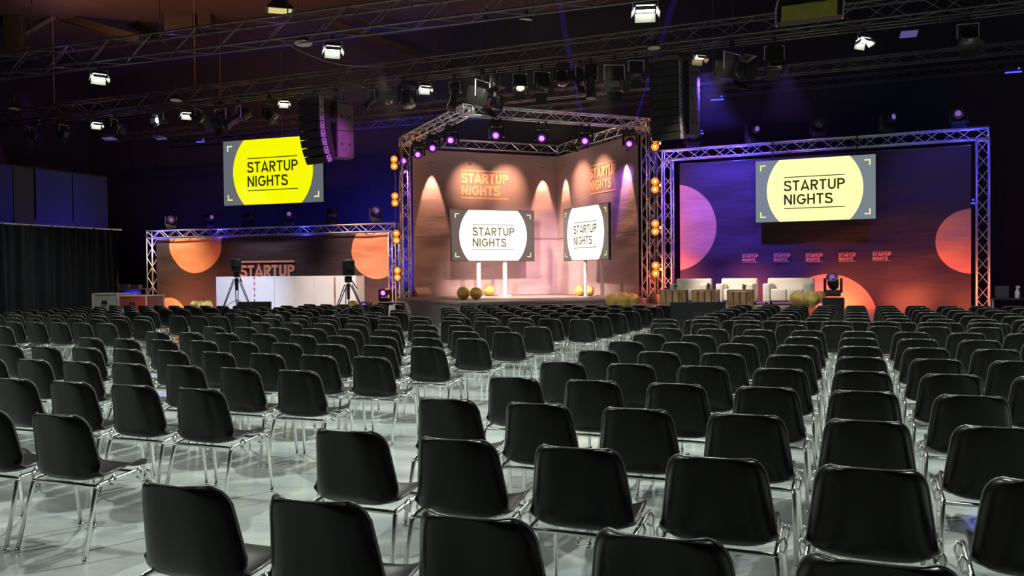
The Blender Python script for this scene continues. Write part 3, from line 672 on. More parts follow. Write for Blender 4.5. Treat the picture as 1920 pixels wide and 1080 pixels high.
tripod('covered video camera on tripod before the right end of the white counter', 652.5, 486, 0, 15.9)

# ------------------------------------------------------------------ flight cases and gear at left
def flight(label, pxl, pxr, pyt, Y, dep, m_, side='left', name='flight_case', handle=True):
    A = at(pxl, pyt, Y); B = at(pxr, pyt, Y - .2); wdt = (B - A).length; z = A.z; c = (A + B) / 2
    rt = thing(name, label, 'flight case', (c.x, c.y, 0), math.atan2(B.y - A.y, B.x - A.x))
    MB().box((0, dep / 2, z / 2 + .06), (wdt - .02, dep - .02, z - .13), bev=.005).build('case_body', m_, rt)
    mb = MB()
    for sx in (-1, 1):
        for sy in (0, 1): mb.tube([(sx * wdt / 2, sy * dep, .12), (sx * wdt / 2, sy * dep, z)], .018, 5)
    for zz_ in (.13, z * .55, z - .01):
        mb.tube([(-wdt / 2, 0, zz_), (wdt / 2, 0, zz_), (wdt / 2, dep, zz_), (-wdt / 2, dep, zz_), (-wdt / 2, 0, zz_)], .016, 5)
    mb.build('edging', M['alu'], rt)
    for sx in (-.3, .3):
        MB().box((sx * wdt, -.012, z * .55), (.12, .02, .12), bev=.01).build('latch', M['alu'], rt)
    MB().box((0, -.012, z * .75), (.18, .02, .10), bev=.01).build('handle', M['blackm'], rt)
    for sx in (-1, 1):
        for sy in (.12, dep - .12): MB().lathe([(-.02, .05), (.02, .05)], (sx * (wdt / 2 - .1), sy, .05), (1, 0, 0), 10).build('castor', M['rubber'], rt, 'auto')
    return rt
flight('grey flight case left of the red lit one beside the curtain end', 173, 219, 550.5, 24.6, .8, M['case'])
flight('dark brown flight case with bright metal edges before the left truss post', 222, 274, 554, 24.0, .8, M['casered'])
q_ = at(258, 572, 23.3); lamp('POINT', q_, 7, (1.0, .25, .10), None, 'case_glow', .05)  # added lamp without a fixture, reddens the case edges
# mixing rack silhouettes in the blue corner
A = at(214, 541, 28.3); B = at(262, 541, 28.0); c = (A + B) / 2
rt = thing('equipment_table', 'table with small grey boxes standing behind the flight cases', 'table', (c.x, c.y, 0), 0)
MB().box((0, 0, A.z - .02), ((B - A).length + .5, .7, .04)).build('table_top', M['case'], rt)
for sx in (-.5, .5):
    for sy in (-.3, .3): MB().tube([(sx, sy, 0), (sx, sy, A.z - .04)], .02, 6).build('leg', M['alu'], rt)
for k in range(3):
    o = MB().box((0, 0, .06), (.26, .3, .12), bev=.01).build('equipment_box', M['case']); o.location = (c.x - .35 + k * .34, c.y, A.z)
    tag(o, 'small grey box on the back table, ' + ('left', 'middle', 'right')[k] + ' of three', 'box', 'small boxes on the back table')
p = at(221, 555, 28.9); rt = thing('light_stand', 'thin upright stand in the blue corner behind the flight cases', 'stand', (p.x, p.y, 0))
MB().tube([(0, 0, .3), (0, 0, at(221, 503, 28.9).z)], .018, 6).build('pole', M['alu'], rt)
for k in range(3):
    a = R(120 * k); MB().tube([(0, 0, .35), (math.cos(a) * .4, math.sin(a) * .4, .01)], .012, 5).build('leg', M['alu'], rt)
p = at(237, 538, 30.6); rt = thing('covered_drum', 'round blue lit covered dome behind the back table', 'equipment', (p.x, p.y, 0))
MB().lathe([(0, .5), (p.z - .25, .5), (p.z - .1, .45), (p.z, .32), (p.z + .1, .15), (p.z + .13, .01)], (0, 0, 0), (0, 0, 1), 20).build('cover', M['panel'], rt, True)

# gear at right edge
A = at(1872, 566, 19.5)
rt = thing('equipment_cart', 'dark equipment cart with cases at the right edge of the hall', 'cart', (A.x + .25, A.y, 0), TH)
zt_ = at(1890, 560, 19.5).z
for z in (.25, zt_): MB().box((0, 0, z), (.75, .5, .03)).build('shelf', M['blackm'], rt)
for sx in (-.35, .35):
    for sy in (-.23, .23): MB().tube([(sx, sy, .05), (sx, sy, zt_)], .015, 6).build('upright', M['alu'], rt)
for sx in (-.33, .33):
    for sy in (-.2, .2): MB().lathe([(-.015, .04), (.015, .04)], (sx, sy, .04), (1, 0, 0), 10).build('castor', M['rubber'], rt, 'auto')
o = MB().box((0, 0, .14), (.26, .3, .28), bev=.02).build('equipment_case', M['panel']); o.location = (A.x + .08, A.y, zt_ + .015); o.rotation_euler.z = TH
tag(o, 'dark violet case on top of the cart at the right edge', 'case')
q = at(1905, 553, 19.5)
rt = thing('spray_bottle', 'small white bottle standing on the cart at the right edge', 'bottle', (q.x, q.y - .05, zt_ + .015))
MB().lathe([(0, .05), (.15, .05), (.19, .025), (.22, .02)], (0, 0, 0), (0, 0, 1), 12).build('body', M['white'], rt, 'auto')
MB().box((0, -.02, .25), (.05, .09, .06), bev=.01).build('nozzle', M['white'], rt)
rt = thing('wheel_case', 'black round spool case on the floor below the cart at right', 'case', (q.x + .1, q.y - .62, .0), TH)
MB().lathe([(-.12, .30), (-.10, .33), (.10, .33), (.12, .30)], (0, 0, .34), (0, 1, 0), 20).build('spool', M['blackm'], rt, 'auto')
MB().lathe([(-.14, .06), (.14, .06)], (0, 0, .34), (0, 1, 0), 12).build('hub', M['alu'], rt, 'auto')

# exit sign on far wall
p = onp(691, 411, bw - nL * .05, nL); rt = thing('exit_sign', 'small glowing green escape route sign on the far wall', 'sign', (p.x, p.y, p.z), TH)
MB().box((0, -.02, 0), (.42, .05, .2), bev=.01).build('housing', M['white'], rt); MB().box((0, -.05, 0), (.38, .01, .17)).build('sign_face', M['g_green'], rt)
MB().add([(-.12, -.057, -.03), (0, -.057, -.03), (0, -.057, -.07), (.1, -.057, 0), (0, -.057, .07), (0, -.057, .03), (-.12, -.057, .03)], [(0, 1, 2, 3, 4, 5, 6)]).build('arrow', M['white'], rt)

# ------------------------------------------------------------------ ceiling trusses
def lineat(p, t): return p + HX * t
BP = Vector((4.17, 20.52, 0)) ; BZ = 7.15
APp = Vector((-3.09, 19.28, 0)); AZ = 7.22
tB = thing('lighting_truss', 'long dark ceiling truss crossing just above the corner stage, hung with lights', 'truss')
b0, b1 = BP - HX * 27, BP + HX * 15
truss(tB, 'truss_beam', b0 + Vector((0, 0, BZ + .05)), b1 + Vector((0, 0, BZ + .05)), wdt=.40, hgt=.40, r=.026, step=.55, material='darkalu')
for o_ in (-.12, .12): MB().tube([b0 + HY * o_ + Vector((0, 0, BZ - .30)), b1 + HY * o_ + Vector((0, 0, BZ - .30))], .02, 6).build('hanging_pipe', M['darkalu'], tB, True)
pc = None
for i in range(60):
    p = b0.lerp(b1, (i + .5) / 60) + Vector((0, 0, BZ - .30))
    if pc is None: pc = MB().tube([HY * .12, HY * -.12], .012, 4).tube([(0, 0, 0), (0, 0, .15)], .012, 4).build('pipe_clamp', M['darkalu'], tB); pq = pc
    else: pq = pc.copy(); COL.objects.link(pq); pq.parent = tB
    pq.location = p
tA = thing('lighting_truss', 'nearest dark ceiling truss crossing the top left of the hall', 'truss')
HA = Vector((math.cos(R(-20.5)), math.sin(R(-20.5)), 0))
a0, a1 = APp - HA * 20, APp + HA * 12
truss(tA, 'truss_beam', a0 + Vector((0, 0, AZ + .08)), a1 + Vector((0, 0, AZ + .08)), wdt=.52, hgt=.52, r=.028, step=.7, material='darkalu')
for (px, y) in ((560, .0), (1000, 0), (365, 0), (1205, 0), (1610, 0), (100, 0)):
    p = onp(px, 100, BP, HY); MB().tube([(p.x, p.y, BZ + .2), (p.x, p.y, 10.7)], .014, 5).build('steel_wire', M['darkalu'], tB)
for px in (60, 300, 540, 800):
    p = onp(px, 60, APp, Vector((-HA.y, HA.x, 0))); MB().tube([(p.x, p.y, AZ + .3), (p.x, p.y, 10.7)], .016, 5).build('steel_wire', M['darkalu'], tA)
# sagging cable between trusses
mb = MB(); p0 = at(520, 72, 20.5); p1 = at(640, 113, 22.0); p2 = at(760, 112, 23.4)
pts = [p0.lerp(p1, t).lerp(p1.lerp(p2, t), t) + Vector((0, 0, -.25 * math.sin(PI * t))) for t in [i / 14 for i in range(15)]]
tag(MB().tube(pts, .02, 6).build('power_cable', M['darkalu'], None, True), 'dark cable sagging between the two ceiling trusses above the left screen', 'cable')
# slimmer trusses further back
for k, (off, z, lab) in enumerate([(4.0, 7.0, 'thin dark ceiling pipe truss behind the corner stage rig'), (7.5, 7.3, 'farthest thin dark ceiling truss before the back wall')]):
    t = thing('pipe_truss', lab, 'truss'); c0 = BP + HY * off; truss(t, 'truss_beam', c0 - HX * 24 + Vector((0, 0, z)), c0 + HX * 14 + Vector((0, 0, z)), wdt=.25, r=.018, step=.5, material='darkalu')
    for s_ in (-18, -9, 0, 9): MB().tube([c0 + HX * s_ + Vector((0, 0, z)), c0 + HX * s_ + Vector((0, 0, 10.68))], .012, 5).build('steel_wire', M['darkalu'], t)

# roof steel
def roofbeam(label, pts, r, name='roof_girder'):
    rt = thing(name, label, 'girder'); 
    for i in range(len(pts) - 1):
        a, b_ = pts[i], pts[i + 1]; d = (b_ - a); q = d.to_track_quat('X', 'Z').to_matrix()
        mb = MB(); mb.box((a + b_) / 2 + Vector((0, 0, r)), (d.length, r * 1.4, .03), q); mb.box((a + b_) / 2 - Vector((0, 0, r)), (d.length, r * 1.4, .03), q); mb.box((a + b_) / 2, (d.length, .03, r * 2), q); mb.build('flange_beam', M['steel'], rt)
    return rt
roofbeam('dark steel roof girder running to the upper left corner', [at(60, 15, 31), at(260, 75, 29)], .16)
roofbeam('dark steel roof girder slanting behind the near ceiling truss', [at(150, -10, 33), at(300, 70, 30)], .14)
roofbeam('dark steel roof strut rising to the top beside the roof light', [at(360, 62, 30), at(425, -15, 33)], .12)
roofbeam('long dark steel roof strut above the left screen', [at(560, 20, 31), at(830, 120, 31)], .12)
roofbeam('short dark steel roof strut above the centre stage', [at(905, 20, 30), at(935, 85, 30), at(960, 20, 30)], .08)
roofbeam('wide dark roof girder crossing near the top left edge', [at(-40, 12, 34), at(520, -30, 34)], .3)
rt = thing('roof_column', 'dark steel column with a spreading head at the upper left', 'column')
p = at(32, 95, 30); MB().box((p.x, p.y, p.z + 1.4), (.7, .5, 2.9), bev=.05).build('shaft', M['steel'], rt)
mb = MB(); mb.tube([p + Vector((0, 0, .6)), at(-30, 20, 30)], .12, 6); mb.tube([p + Vector((0, 0, .4)), at(105, 30, 30)], .12, 6); mb.box(p + Vector((0, 0, -.1)), (1.2, .7, .35), bev=.05); mb.build('bracket', M['steel'], rt)
rt = thing('ventilation_unit', 'dark hanging ventilation duct box behind the near truss', 'duct')
p = at(342, 20, 30); MB().box(p, (1.0, .8, 1.6), bev=.03).build('duct_box', M['steel'], rt); MB().box(p + Vector((.85, 0, -.05)), (.45, .6, 1.2), bev=.03).build('side_box', M['steel'], rt)
lamp('SPOT', (-8, 24, 8.6), 800, (1.0, 0.30, 0.14), (-9, 32, 10.7), 'roof_uplight', .2, 100, 1)
lamp('SPOT', (-14, 26, 8.6), 420, (1.0, 0.45, 0.25), (-14, 32, 10.7), 'roof_uplight', .2, 120, 1)

# ------------------------------------------------------------------ luminaires
PROTO = {}
def T(o, loc, rz): o.location = loc; o.rotation_euler = (0, 0, rz); return o
def clampmb(z=0): mb = MB(); mb.box((0, 0, z), (.06, .05, .10), bev=.008); mb.tube([(0, 0, z - .04), (0, 0, z - .12)], .012, 5); return mb
def place(kind, label, cat, loc, rz=0, group=None, tilt=None, glowm=None, scale=1.0):
    o = BUILD[kind](label, cat, group, tilt if tilt is not None else 40, glowm)
    if kind == 'flood': scale *= .78
    T(o, loc, rz); o.scale = (scale,) * 3
    return o
def rotx(t): return Matrix.Rotation(R(t), 3, 'X')
def mh_build(label, cat, group, tilt, gm, hang=True):
    """moving head; hanging: origin at the clamp, body below; lens looks along -y tilted down"""
    rt = thing('moving_head', label, cat, (0, 0, 0), 0, group); s_ = -1 if hang else 1
    MB().box((0, 0, s_ * .09), (.34, .26, .12), bev=.02).build('base', M['blackm'], rt, 'auto')
    if hang:
        for x in (-.1, .1): clampmb(.0).v
        mb = MB(); mb.box((-.1, 0, 0), (.05, .05, .1), bev=.005); mb.box((.1, 0, 0), (.05, .05, .1), bev=.005); mb.build('clamp', M['blackm'], rt)
    for x in (-1, 1): MB().box((x * .19, 0, s_ * .30), (.055, .12, .36), bev=.02).build('yoke_arm', M['blackm'], rt, 'auto')
    MB().box((0, 0, s_ * .165), (.40, .14, .05), bev=.015).build('yoke', M['blackm'], rt, 'auto')
    t = R(tilt); d = Vector((0, -math.cos(t), -math.sin(t))) ; c = Vector((0, 0, s_ * .38))
    MB().lathe([(-.19, .06), (-.17, .11), (-.05, .135), (.12, .13), (.19, .145), (.20, .125)], c, d, 16).build('head', M['blackm'], rt, 'auto')
    MB().lathe([(.19, .122), (.205, .112), (.208, .078)], c, d, 16).build('lens_ring', M['ring'] if gm is M['g_violet'] else M['lens'], rt, True)
    o = MB().lathe([(.195, .080), (.215, .068), (.225, .02)], c, d, 16).build('lens', gm or M['lens'], rt, True)
    return rt
def par_build(label, cat, group, tilt, gm):
    rt = thing('par_can', label, cat, (0, 0, 0), 0, group)
    clampmb().build('clamp', M['blackm'], rt)
    MB().tube([(-.13, 0, -.32), (-.13, 0, -.12), (.13, 0, -.12), (.13, 0, -.32)], .012, 5).build('yoke', M['blackm'], rt)
    t = R(tilt); d = Vector((0, -math.cos(t), -math.sin(t))); c = Vector((0, 0, -.33))
    MB().lathe([(-.16, .05), (-.13, .10), (.0, .115), (.17, .12), (.172, .105)], c, d, 14).build('housing', M['blackm'], rt, 'auto')
    MB().lathe([(.165, .10), (.178, .09), (.18, .03)], c, d, 14).build('lens', gm or M['lens'], rt, True)
    return rt
def fresnel_build(label, cat, group, tilt, gm):
    rt = thing('stage_lantern', label, cat, (0, 0, 0), 0, group)
    clampmb().build('clamp', M['blackm'], rt)
    MB().tube([(-.17, 0, -.36), (-.17, 0, -.12), (.17, 0, -.12), (.17, 0, -.36)], .013, 5).build('yoke', M['alu'], rt)
    Q = Matrix.Rotation(R(tilt), 3, 'X'); c = Vector((0, 0, -.36))
    MB().box(c + Q @ Vector((0, .04, 0)), (.28, .34, .26), Q, bev=.03).build('housing', M['blackm'], rt, 'auto')
    MB().lathe([(.0, .105), (.012, .09), (.02, .02)], c + Q @ Vector((0, -.125, 0)), Q @ Vector((0, -1, 0)), 14).build('lens', gm or M['lens'], rt, True)
    for a, (w_, h_) in ((0, (.24, .17)), (90, (.20, .14)), (180, (.24, .17)), (270, (.20, .14))):
        Q2 = Q @ Matrix.Rotation(R(a), 3, 'Y') @ Matrix.Translation((0, 0, 0)).to_3x3()
        Q3 = Q2 @ Matrix.Rotation(R(-35), 3, 'X')
        h0 = c + Q2 @ Vector((0, -.135, .13))
        MB().box(h0 + Q3 @ Vector((0, -h_ / 2, 0)), (w_, h_, .006), Q3).build('barn_door', M['blackm'], rt)
    return rt
def profile_build(label, cat, group, tilt, gm):
    rt = thing('profile_spot', label, cat, (0, 0, 0), 0, group)
    clampmb().build('clamp', M['blackm'], rt)
    MB().tube([(-.14, 0, -.40), (-.14, 0, -.12), (.14, 0, -.12), (.14, 0, -.40)], .013, 5).build('yoke', M['alu'], rt)
    t = R(tilt); d = Vector((0, -math.cos(t), -math.sin(t))); c = Vector((0, 0, -.40))
    MB().lathe([(-.32, .08), (-.30, .13), (-.08, .14), (-.06, .10), (.0, .10), (.02, .085), (.30, .085), (.31, .11), (.40, .11), (.405, .08)], c, d, 14).build('barrel', M['blackm'], rt, 'auto')
    MB().lathe([(.395, .085), (.402, .06), (.404, .02)], c, d, 14).build('lens', gm or M['lens'], rt, True)
    MB().box(c + Vector((0, 0, .0)), (.24, .06, .10), Matrix.Rotation(-t, 3, 'X')).build('shutter_gate', M['blackm'], rt)
    return rt
def flood_build(label, cat, group, tilt, gm):
    tilt = max(tilt, 72)
    rt = thing('flood_light', label, cat, (0, 0, 0), 0, group)
    clampmb().build('clamp', M['blackm'], rt)
    MB().tube([(-.23, 0, -.30), (-.23, 0, -.12), (.23, 0, -.12), (.23, 0, -.30)], .012, 5).build('bracket', M['alu'], rt)
    Q = Matrix.Rotation(R(tilt), 3, 'X'); c = Vector((0, 0, -.30))
    b = MB(); b.box(c + Q @ Vector((0, .08, 0)), (.40, .10, .24), Q, bev=.03); b.build('housing', M['blackm'], rt, 'auto')
    MB().box(c + Q @ Vector((0, .015, 0)), (.34, .02, .19), Q).build('lamp_window', gm or M['g_white'], rt)
    for a, (w_, h_, o_) in ((0, (.38, .16, .12)), (180, (.38, .16, .12)), (90, (.2, .13, .2)), (270, (.2, .13, .2))):
        Q2 = Q @ Matrix.Rotation(R(a), 3, 'Y'); Q3 = Q2 @ Matrix.Rotation(R(-30), 3, 'X'); h0 = c + Q2 @ Vector((0, .0, o_))
        MB().box(h0 + Q3 @ Vector((0, -h_ / 2, 0)), (w_, h_, .006), Q3).build('barn_door', M['dish'], rt)
    return rt
def blinder_build(label, cat, group, tilt, gm):
    rt = thing('blinder_light', label, cat, (0, 0, 0), 0, group)
    MB().box((0, .08, 0), (.24, .16, .46), bev=.02).build('housing', M['blackm'], rt, 'auto')
    for z in (-.115, .115):
        MB().lathe([(.0, .112), (.012, .11), (.014, .06)], (0, 0, z), (0, -1, 0), 16).build('lamp_bowl', M['g_amber'], rt, True)
        MB().lathe([(.0, .048), (.018, .045), (.026, .01)], (0, 0, z), (0, -1, 0), 14).build('bulb', M['g_orange'], rt, True)
    MB().box((.14, .12, 0), (.06, .06, .08)).build('hook_clamp', M['alu'], rt)
    return rt
BUILD = dict(mh=mh_build, par=par_build, fresnel=fresnel_build, profile=profile_build, flood=flood_build, blinder=blinder_build,
             mhs=lambda *a: mh_build(*a, hang=False))
GA = TH + 0  # facing the hall (towards the camera side)
# --- movers under the stage rig's two front beams
fr_n = -ay; 
def on_beam(k0, k1, px, py, dz=-.32):
    A = sq(*cn[k0]); B = sq(*cn[k1]); d = (B - A).normalized(); n_ = Vector((-d.y, d.x, 0)); p = onp(px, py, A, n_); return Vector((p.x, p.y, zt - .145 - .05))
mv = [('l', 'f', 757, 1), ('l', 'f', 784, 1), ('l', 'f', 812, 1), ('l', 'f', 846, 1), ('f', 'r', 931, 1), ('f', 'r', 1017, 1), ('f', 'r', 1098, 1), ('f', 'r', 1181, 1)]
for i, (k0, k1, px, g) in enumerate(mv):
    p = on_beam(k0, k1, px, 240)
    lab = 'black moving head with glowing violet lens under the ' + ('left' if i < 4 else 'right') + ' front stage beam, ' + ordn(i % 4) + ' from left'
    place('mh', lab, 'stage light', p, math.atan2(p.x, -p.y) + PI * 0 - .15 if False else -math.atan2(p.x, p.y) - .12, 'moving heads on the front beams', tilt=22, glowm=M['g_violet'], scale=1.0)
# --- par cans on back beams
bp_ = [('l', 'b', 805, 0), ('l', 'b', 877, 0), ('l', 'b', 945, 1), ('l', 'b', 1012, 1), ('b', 'r', 1070, 1), ('b', 'r', 1101, 1), ('b', 'r', 1141, 0), ('b', 'r', 1186, 0)]
parpos = []
for i, (k0, k1, px, lit) in enumerate(bp_):
    p = on_beam(k0, k1, px, 280); nrm = ay if i < 4 else ax
    inward = -nrm
    lab = ('lit' if lit else 'dark looking') + ' black par lamp hanging from the back stage beam, ' + ('left wall, ' if i < 4 else 'right wall, ') + ordn(i % 4) + ' from left'
    ang = math.atan2(inward.y, inward.x) + PI / 2 + (0.0)
    place('par', lab, 'stage light', p, ang, 'par lamps on the back stage beams', tilt=62, glowm=M['g_warm'] if lit else M['lens'], scale=1.15)
    parpos.append((p, nrm))
# warm light of these lamps on the cloth walls and the deck
for i, (p, nrm) in enumerate(parpos):
    s0 = Vector((p.x, p.y, p.z - .52)) - nrm * (.50 if i in (0, 3, 4, 7) else 1.5)
    tg = Vector((p.x, p.y, 1.0)) + nrm * (.62 if i in (0, 3, 4, 7) else .5)
    if i not in (0, 3, 4, 7): tg.z = 4.2
    e_ = 520 if i in (0, 3, 4, 7) else 300
    lamp('SPOT', s0, e_, (1.0, .50, .30), tg, 'par_beam', .04, 36 if i in (0, 3, 4, 7) else 66, .25 if i in (0, 3, 4, 7) else 1.0)
for i, (k0, k1, px, g) in enumerate(mv):
    p = on_beam(k0, k1, px, 240); s0 = Vector((p.x, p.y, p.z - .75)) + Vector((0, .1, 0))
    if i in (1, 3, 4, 6): lamp('SPOT', s0, 2500, (1.0, .68, .57), (SC.x + (p.x - SC.x) * .2 + .4, SC.y + 1.2, 1.6), 'stage_wash', .12, 60, .8)
    if i in (0, 7): lamp('SPOT', s0, 420, VIOLET, (SC.x + (p.x - SC.x) * .6, SC.y + 2.0, 2.0), 'stage_wash', .1, 60, .8)
lamp('SPOT', sq(-e - .6, -e - 1.2, 6.75), 110, (.95, 1.0, .80), sq(-e + .8, -e, 5.8), 'rig_spill', .1, 60, .8)
for x_, y_, tx_, ty_ in ((-3.2, 20.6, -1.6, 23.2), (2.4, 20.0, 1.2, 24.2), (5.0, 19.0, 2.9, 23.6)): lamp('SPOT', (x_, y_, 6.5), 620, (1.0, .80, .70), (tx_, ty_, .6), 'front_wash', .1, 34, .9)
lamp('SPOT', sq(.3, .3, 1.2), 420, (1.0, .72, .60), sq(0, 0, 6), 'deck_bounce', .5, 130, 1)  # added upward lamp imitating light bounced off the deck
for px_, py_ in ((112, 104), (322, 80), (515, 42), (775, 25)): lamp('POINT', onp(px_, py_, APp, Vector((-HA.y, HA.x, 0))), 1.6, (.5, .12, 1.0), None, 'truss_violet', .03)
# --- blinders
for side, arr in (('left', [(739, 305), (740.5, 374), (743, 444), (745, 513.5)]), ('right', [(1228, 268), (1228, 347.5), (1228.5, 426.5), (1229, 505)])):
    for i, (px, py) in enumerate(arr):
        base = sq(-e, e) if side == 'left' else sq(e, -e)
        p = at(px, py, base.y - .35)
        place('blinder', 'glowing amber twin blinder beside the ' + side + ' stage post, ' + ordn(i) + ' from the top', 'stage light', p, -math.atan2(p.x, p.y), 'amber blinders on the stage posts')
        lamp('POINT', p + Vector((0, -.55, 0)), 11, (1.0, .36, .06), None, 'blinder_glow', .08)
        # outrigger pole they clamp to
    p0 = at(arr[0][0], arr[0][1], base.y - .10); p1 = at(arr[3][0], arr[3][1], base.y - .10)
    xx = (p0.x + p1.x) / 2; rt = thing('light_pole', 'thin upright pole carrying the amber blinders beside the ' + side + ' stage post', 'pole', (xx, base.y - .10, 0))
    MB().tube([(0, 0, .02), (0, 0, p0.z + .3)], .022, 8).build('tube', M['darkalu'], rt); MB().box((0, 0, .01), (.4, .3, .02)).build('base_plate', M['black'], rt)
# --- movers on the low left frame
def top_row(A, B, H, arr, words, grp, gms, sc=1.0):
    n_ = Vector((-(B - A).normalized().y, (B - A).normalized().x, 0)); N = len(arr)
    for i, px in enumerate(arr):
        p = onp(px, 300, A, n_); p = Vector((p.x, p.y, H + .032))
        MBp = place('mhs', 'black moving head standing on the ' + words + ', ' + ordn(i) + ' from left', 'stage light', p, -math.atan2(p.x, p.y) + random.uniform(-.5, .5) + .4, grp, tilt=random.choice([-5, 5, 12]), glowm=gms[i % len(gms)], scale=sc)
top_row(L0, L1, LH, [319, 389, 464, 541, 620, 703], 'low left truss frame', 'moving heads on the left truss frame', [M['g_violet2'], M['g_violet2'], M['lens'], M['g_violet2'], M['lens'], M['g_violet2']], 1.05)
top_row(R0, R1, RH, [1299, 1412, 1533, 1663, 1798], 'tall right truss frame', 'moving heads on the right truss frame', [M['g_violet2'], M['g_violet2'], M['lens'], M['g_violet2'], M['g_violet2']], 1.0)
# --- floor movers
def fmh(label, px, pyb, z, sc, gm, tilt=-35, rz=0):
    p = onz(px, pyb, z); place('mhs', label, 'stage light', p, rz, None, tilt=tilt, glowm=gm, scale=sc)
pf = at(1562, 553, 19.2)
rt = thing('light_flight_case', 'black flight case carrying the big moving head before the right banner', 'flight case', (pf.x, pf.y, 0), -.35)
hz = at(1562, 558, 19.2).z
MB().box((0, 0, hz / 2 + .04), (.46, .46, hz - .08), bev=.01).build('case_body', M['black'], rt); mb = MB()
for sx in (-1, 1):
    for sy in (-1, 1): mb.tube([(sx * .23, sy * .23, .1), (sx * .23, sy * .23, hz - .01)], .012, 5)
mb.build('edging', M['darkalu'], rt)
for sx in (-.17, .17):
    for sy in (-.17, .17): MB().lathe([(-.02, .045), (.02, .045)], (sx, sy, .045), (1, 0, 0), 10).build('castor', M['rubber'], rt, 'auto')
o = mh_build('big black moving head with violet lens on a flight case before the orange disc', 'stage light', None, -42, M['g_violet2'], False); T(o, (pf.x, pf.y, hz), -.5); o.scale = (.92,) * 3
for lab, px, py, Y, sc in [('small moving head with violet lens beside the right stage post, near the plank tables', 1251, 546, 20.9, .75), ('small moving head glowing violet between the two white armchairs', 1350, 545, 21.9, .7)]:
    p = at(px, py, Y); o = mh_build(lab, 'stage light', None, -35, M['g_violet2'], False); T(o, (p.x, p.y, PZ), -.3); o.scale = (sc,) * 3
for lab, px, pyl, Y, sc in [('violet glowing moving head on the floor left of the stage', 722, 548, 25.6, .9), ('violet glowing moving head on the floor behind the right tripod', 686, 572, 22.4, .8)]:
    p = at(px, pyl, Y); hz_ = p.z - .38 * sc - .0
    rt = thing('riser_stand', 'small black riser under the ' + lab.split(' on the floor ')[0] + (' left of the stage' if px > 700 else ' behind the tripod'), 'box', (p.x, p.y, 0)); MB().box((0, 0, hz_ / 2), (.4, .4, hz_ - .002), bev=.01).build('box_body', M['black'], rt)
    MB().box((0, -.205, hz_ * .6), (.14, .014, .05)).build('handle', M['alu'], rt)
    o = mh_build(lab, 'stage light', None, 5, M['g_violet'], False); T(o, (p.x, p.y, hz_), -.2); o.scale = (sc,) * 3

# --- lanterns under the main ceiling truss
HB = BZ - .30
def onB(px): p = onp(px, 150, BP - HY * .12, HY); return Vector((p.x, p.y, HB - .03))
import itertools
LB = [  # px, kind, tilt, yaw, glow, scale, look
 (60, 'fresnel', 30, .9, None, 1.0, 'dark lantern with open barn doors'), (118, 'fresnel', 40, .7, None, 1.1, 'dark lantern with yellowish lit flap'),
 (180, 'flood', 60, .2, 'g_white', 1.0, 'glowing white flood light'), (213, 'fresnel', 30, 1.0, None, 1.1, 'dark lantern with open barn doors'),
 (299, 'fresnel', 10, -.9, 'g_white', .9, 'lantern with glowing white rim'), (349, 'flood', 65, .1, 'g_white', 1.0, 'pale flood light'),
 (371, 'fresnel', 35, 1.0, None, 1.0, 'small dark lantern'), (412, 'fresnel', 35, -.9, None, 1.5, 'large dark lantern with white catch light'),
 (446, 'profile', 35, -1.2, None, 1.25, 'long profile lantern edged in violet light'), (505, 'par', 35, .8, None, 1.6, 'pale dish shaped lantern'),
 (532, 'flood', 60, .1, 'g_white', .9, 'bright white flood light'), (590, 'fresnel', 25, 1.0, None, 1.2, 'lantern with silver barn doors'),
 (630, 'profile', 62, -.6, None, 1.2, 'long silver profile lantern'), (696, 'profile', 45, -.9, None, 1.0, 'dim profile lantern'),
 (727, 'par', 60, .2, None, 1.1, 'small dark round lantern'), (765, 'mh', 65, .3, 'dish', 1.25, 'grey moving head with pale front'),
 (797, 'flood', 30, .2, 'g_white', 1.0, 'dazzling white flood light'), (852, 'profile', 65, -.5, None, 1.2, 'dark profile lantern above the stage corner'),
 (905, 'fresnel', 20, .9, None, 1.8, 'very large dark drum lantern'), (928, 'profile', 75, .3, None, .9, 'thin silver lantern lit violet'),
 (975, 'fresnel', 60, .1, 'g_warm', 1.1, 'dark lantern with glowing white lower edge'), (1016, 'fresnel', 62, .3, None, 1.25, 'dark lantern with pale rim'),
 (1054, 'mh', 70, .2, None, .95, 'violet lit moving head in the beam'), (1088, 'fresnel', 45, .9, None, 1.1, 'dark lantern with one flap hanging'),
 (1108, 'profile', 86, .1, None, 1.2, 'upright silver profile lantern'), (1152, 'fresnel', 55, .2, None, 1.5, 'large lantern with white lit barn doors'),
 (1193, 'fresnel', 60, .1, None, 1.1, 'square lantern with orange lit edge'), (1312, 'flood', 45, .6, 'g_warm', 1.0, 'flood light with glowing white flaps'),
 (1373, 'fresnel', 15, .9, None, 1.7, 'big square cabinet lantern tilted left'), (1452, 'fresnel', 70, .2, None, 1.3, 'dark lantern with pale flap'),
 (1620, 'flood', 35, .9, 'g_white', 1.1, 'dazzling white flood light'), (1815, 'fresnel', 55, .2, None, 1.2, 'dark lantern with grey flap'), ]
for i, (px, kind, tilt, yaw, gm, sc, look) in enumerate(LB):
    p = onB(px)
    where = 'at far left' if px < 200 else 'left of the yellow screen' if px < 400 else 'above the yellow screen' if px < 580 else 'above the left speaker column' if px < 680 else 'left of the stage rig' if px < 830 else 'above the stage' if px < 1210 else 'right of the stage' if px < 1420 else 'at far right'
    lab = look + ' under the main ceiling truss ' + where
    place(kind, lab, 'stage light', p, -math.atan2(p.x, p.y) + yaw, 'lanterns under the main ceiling truss', tilt=tilt, glowm=M[gm] if gm else None, scale=sc)
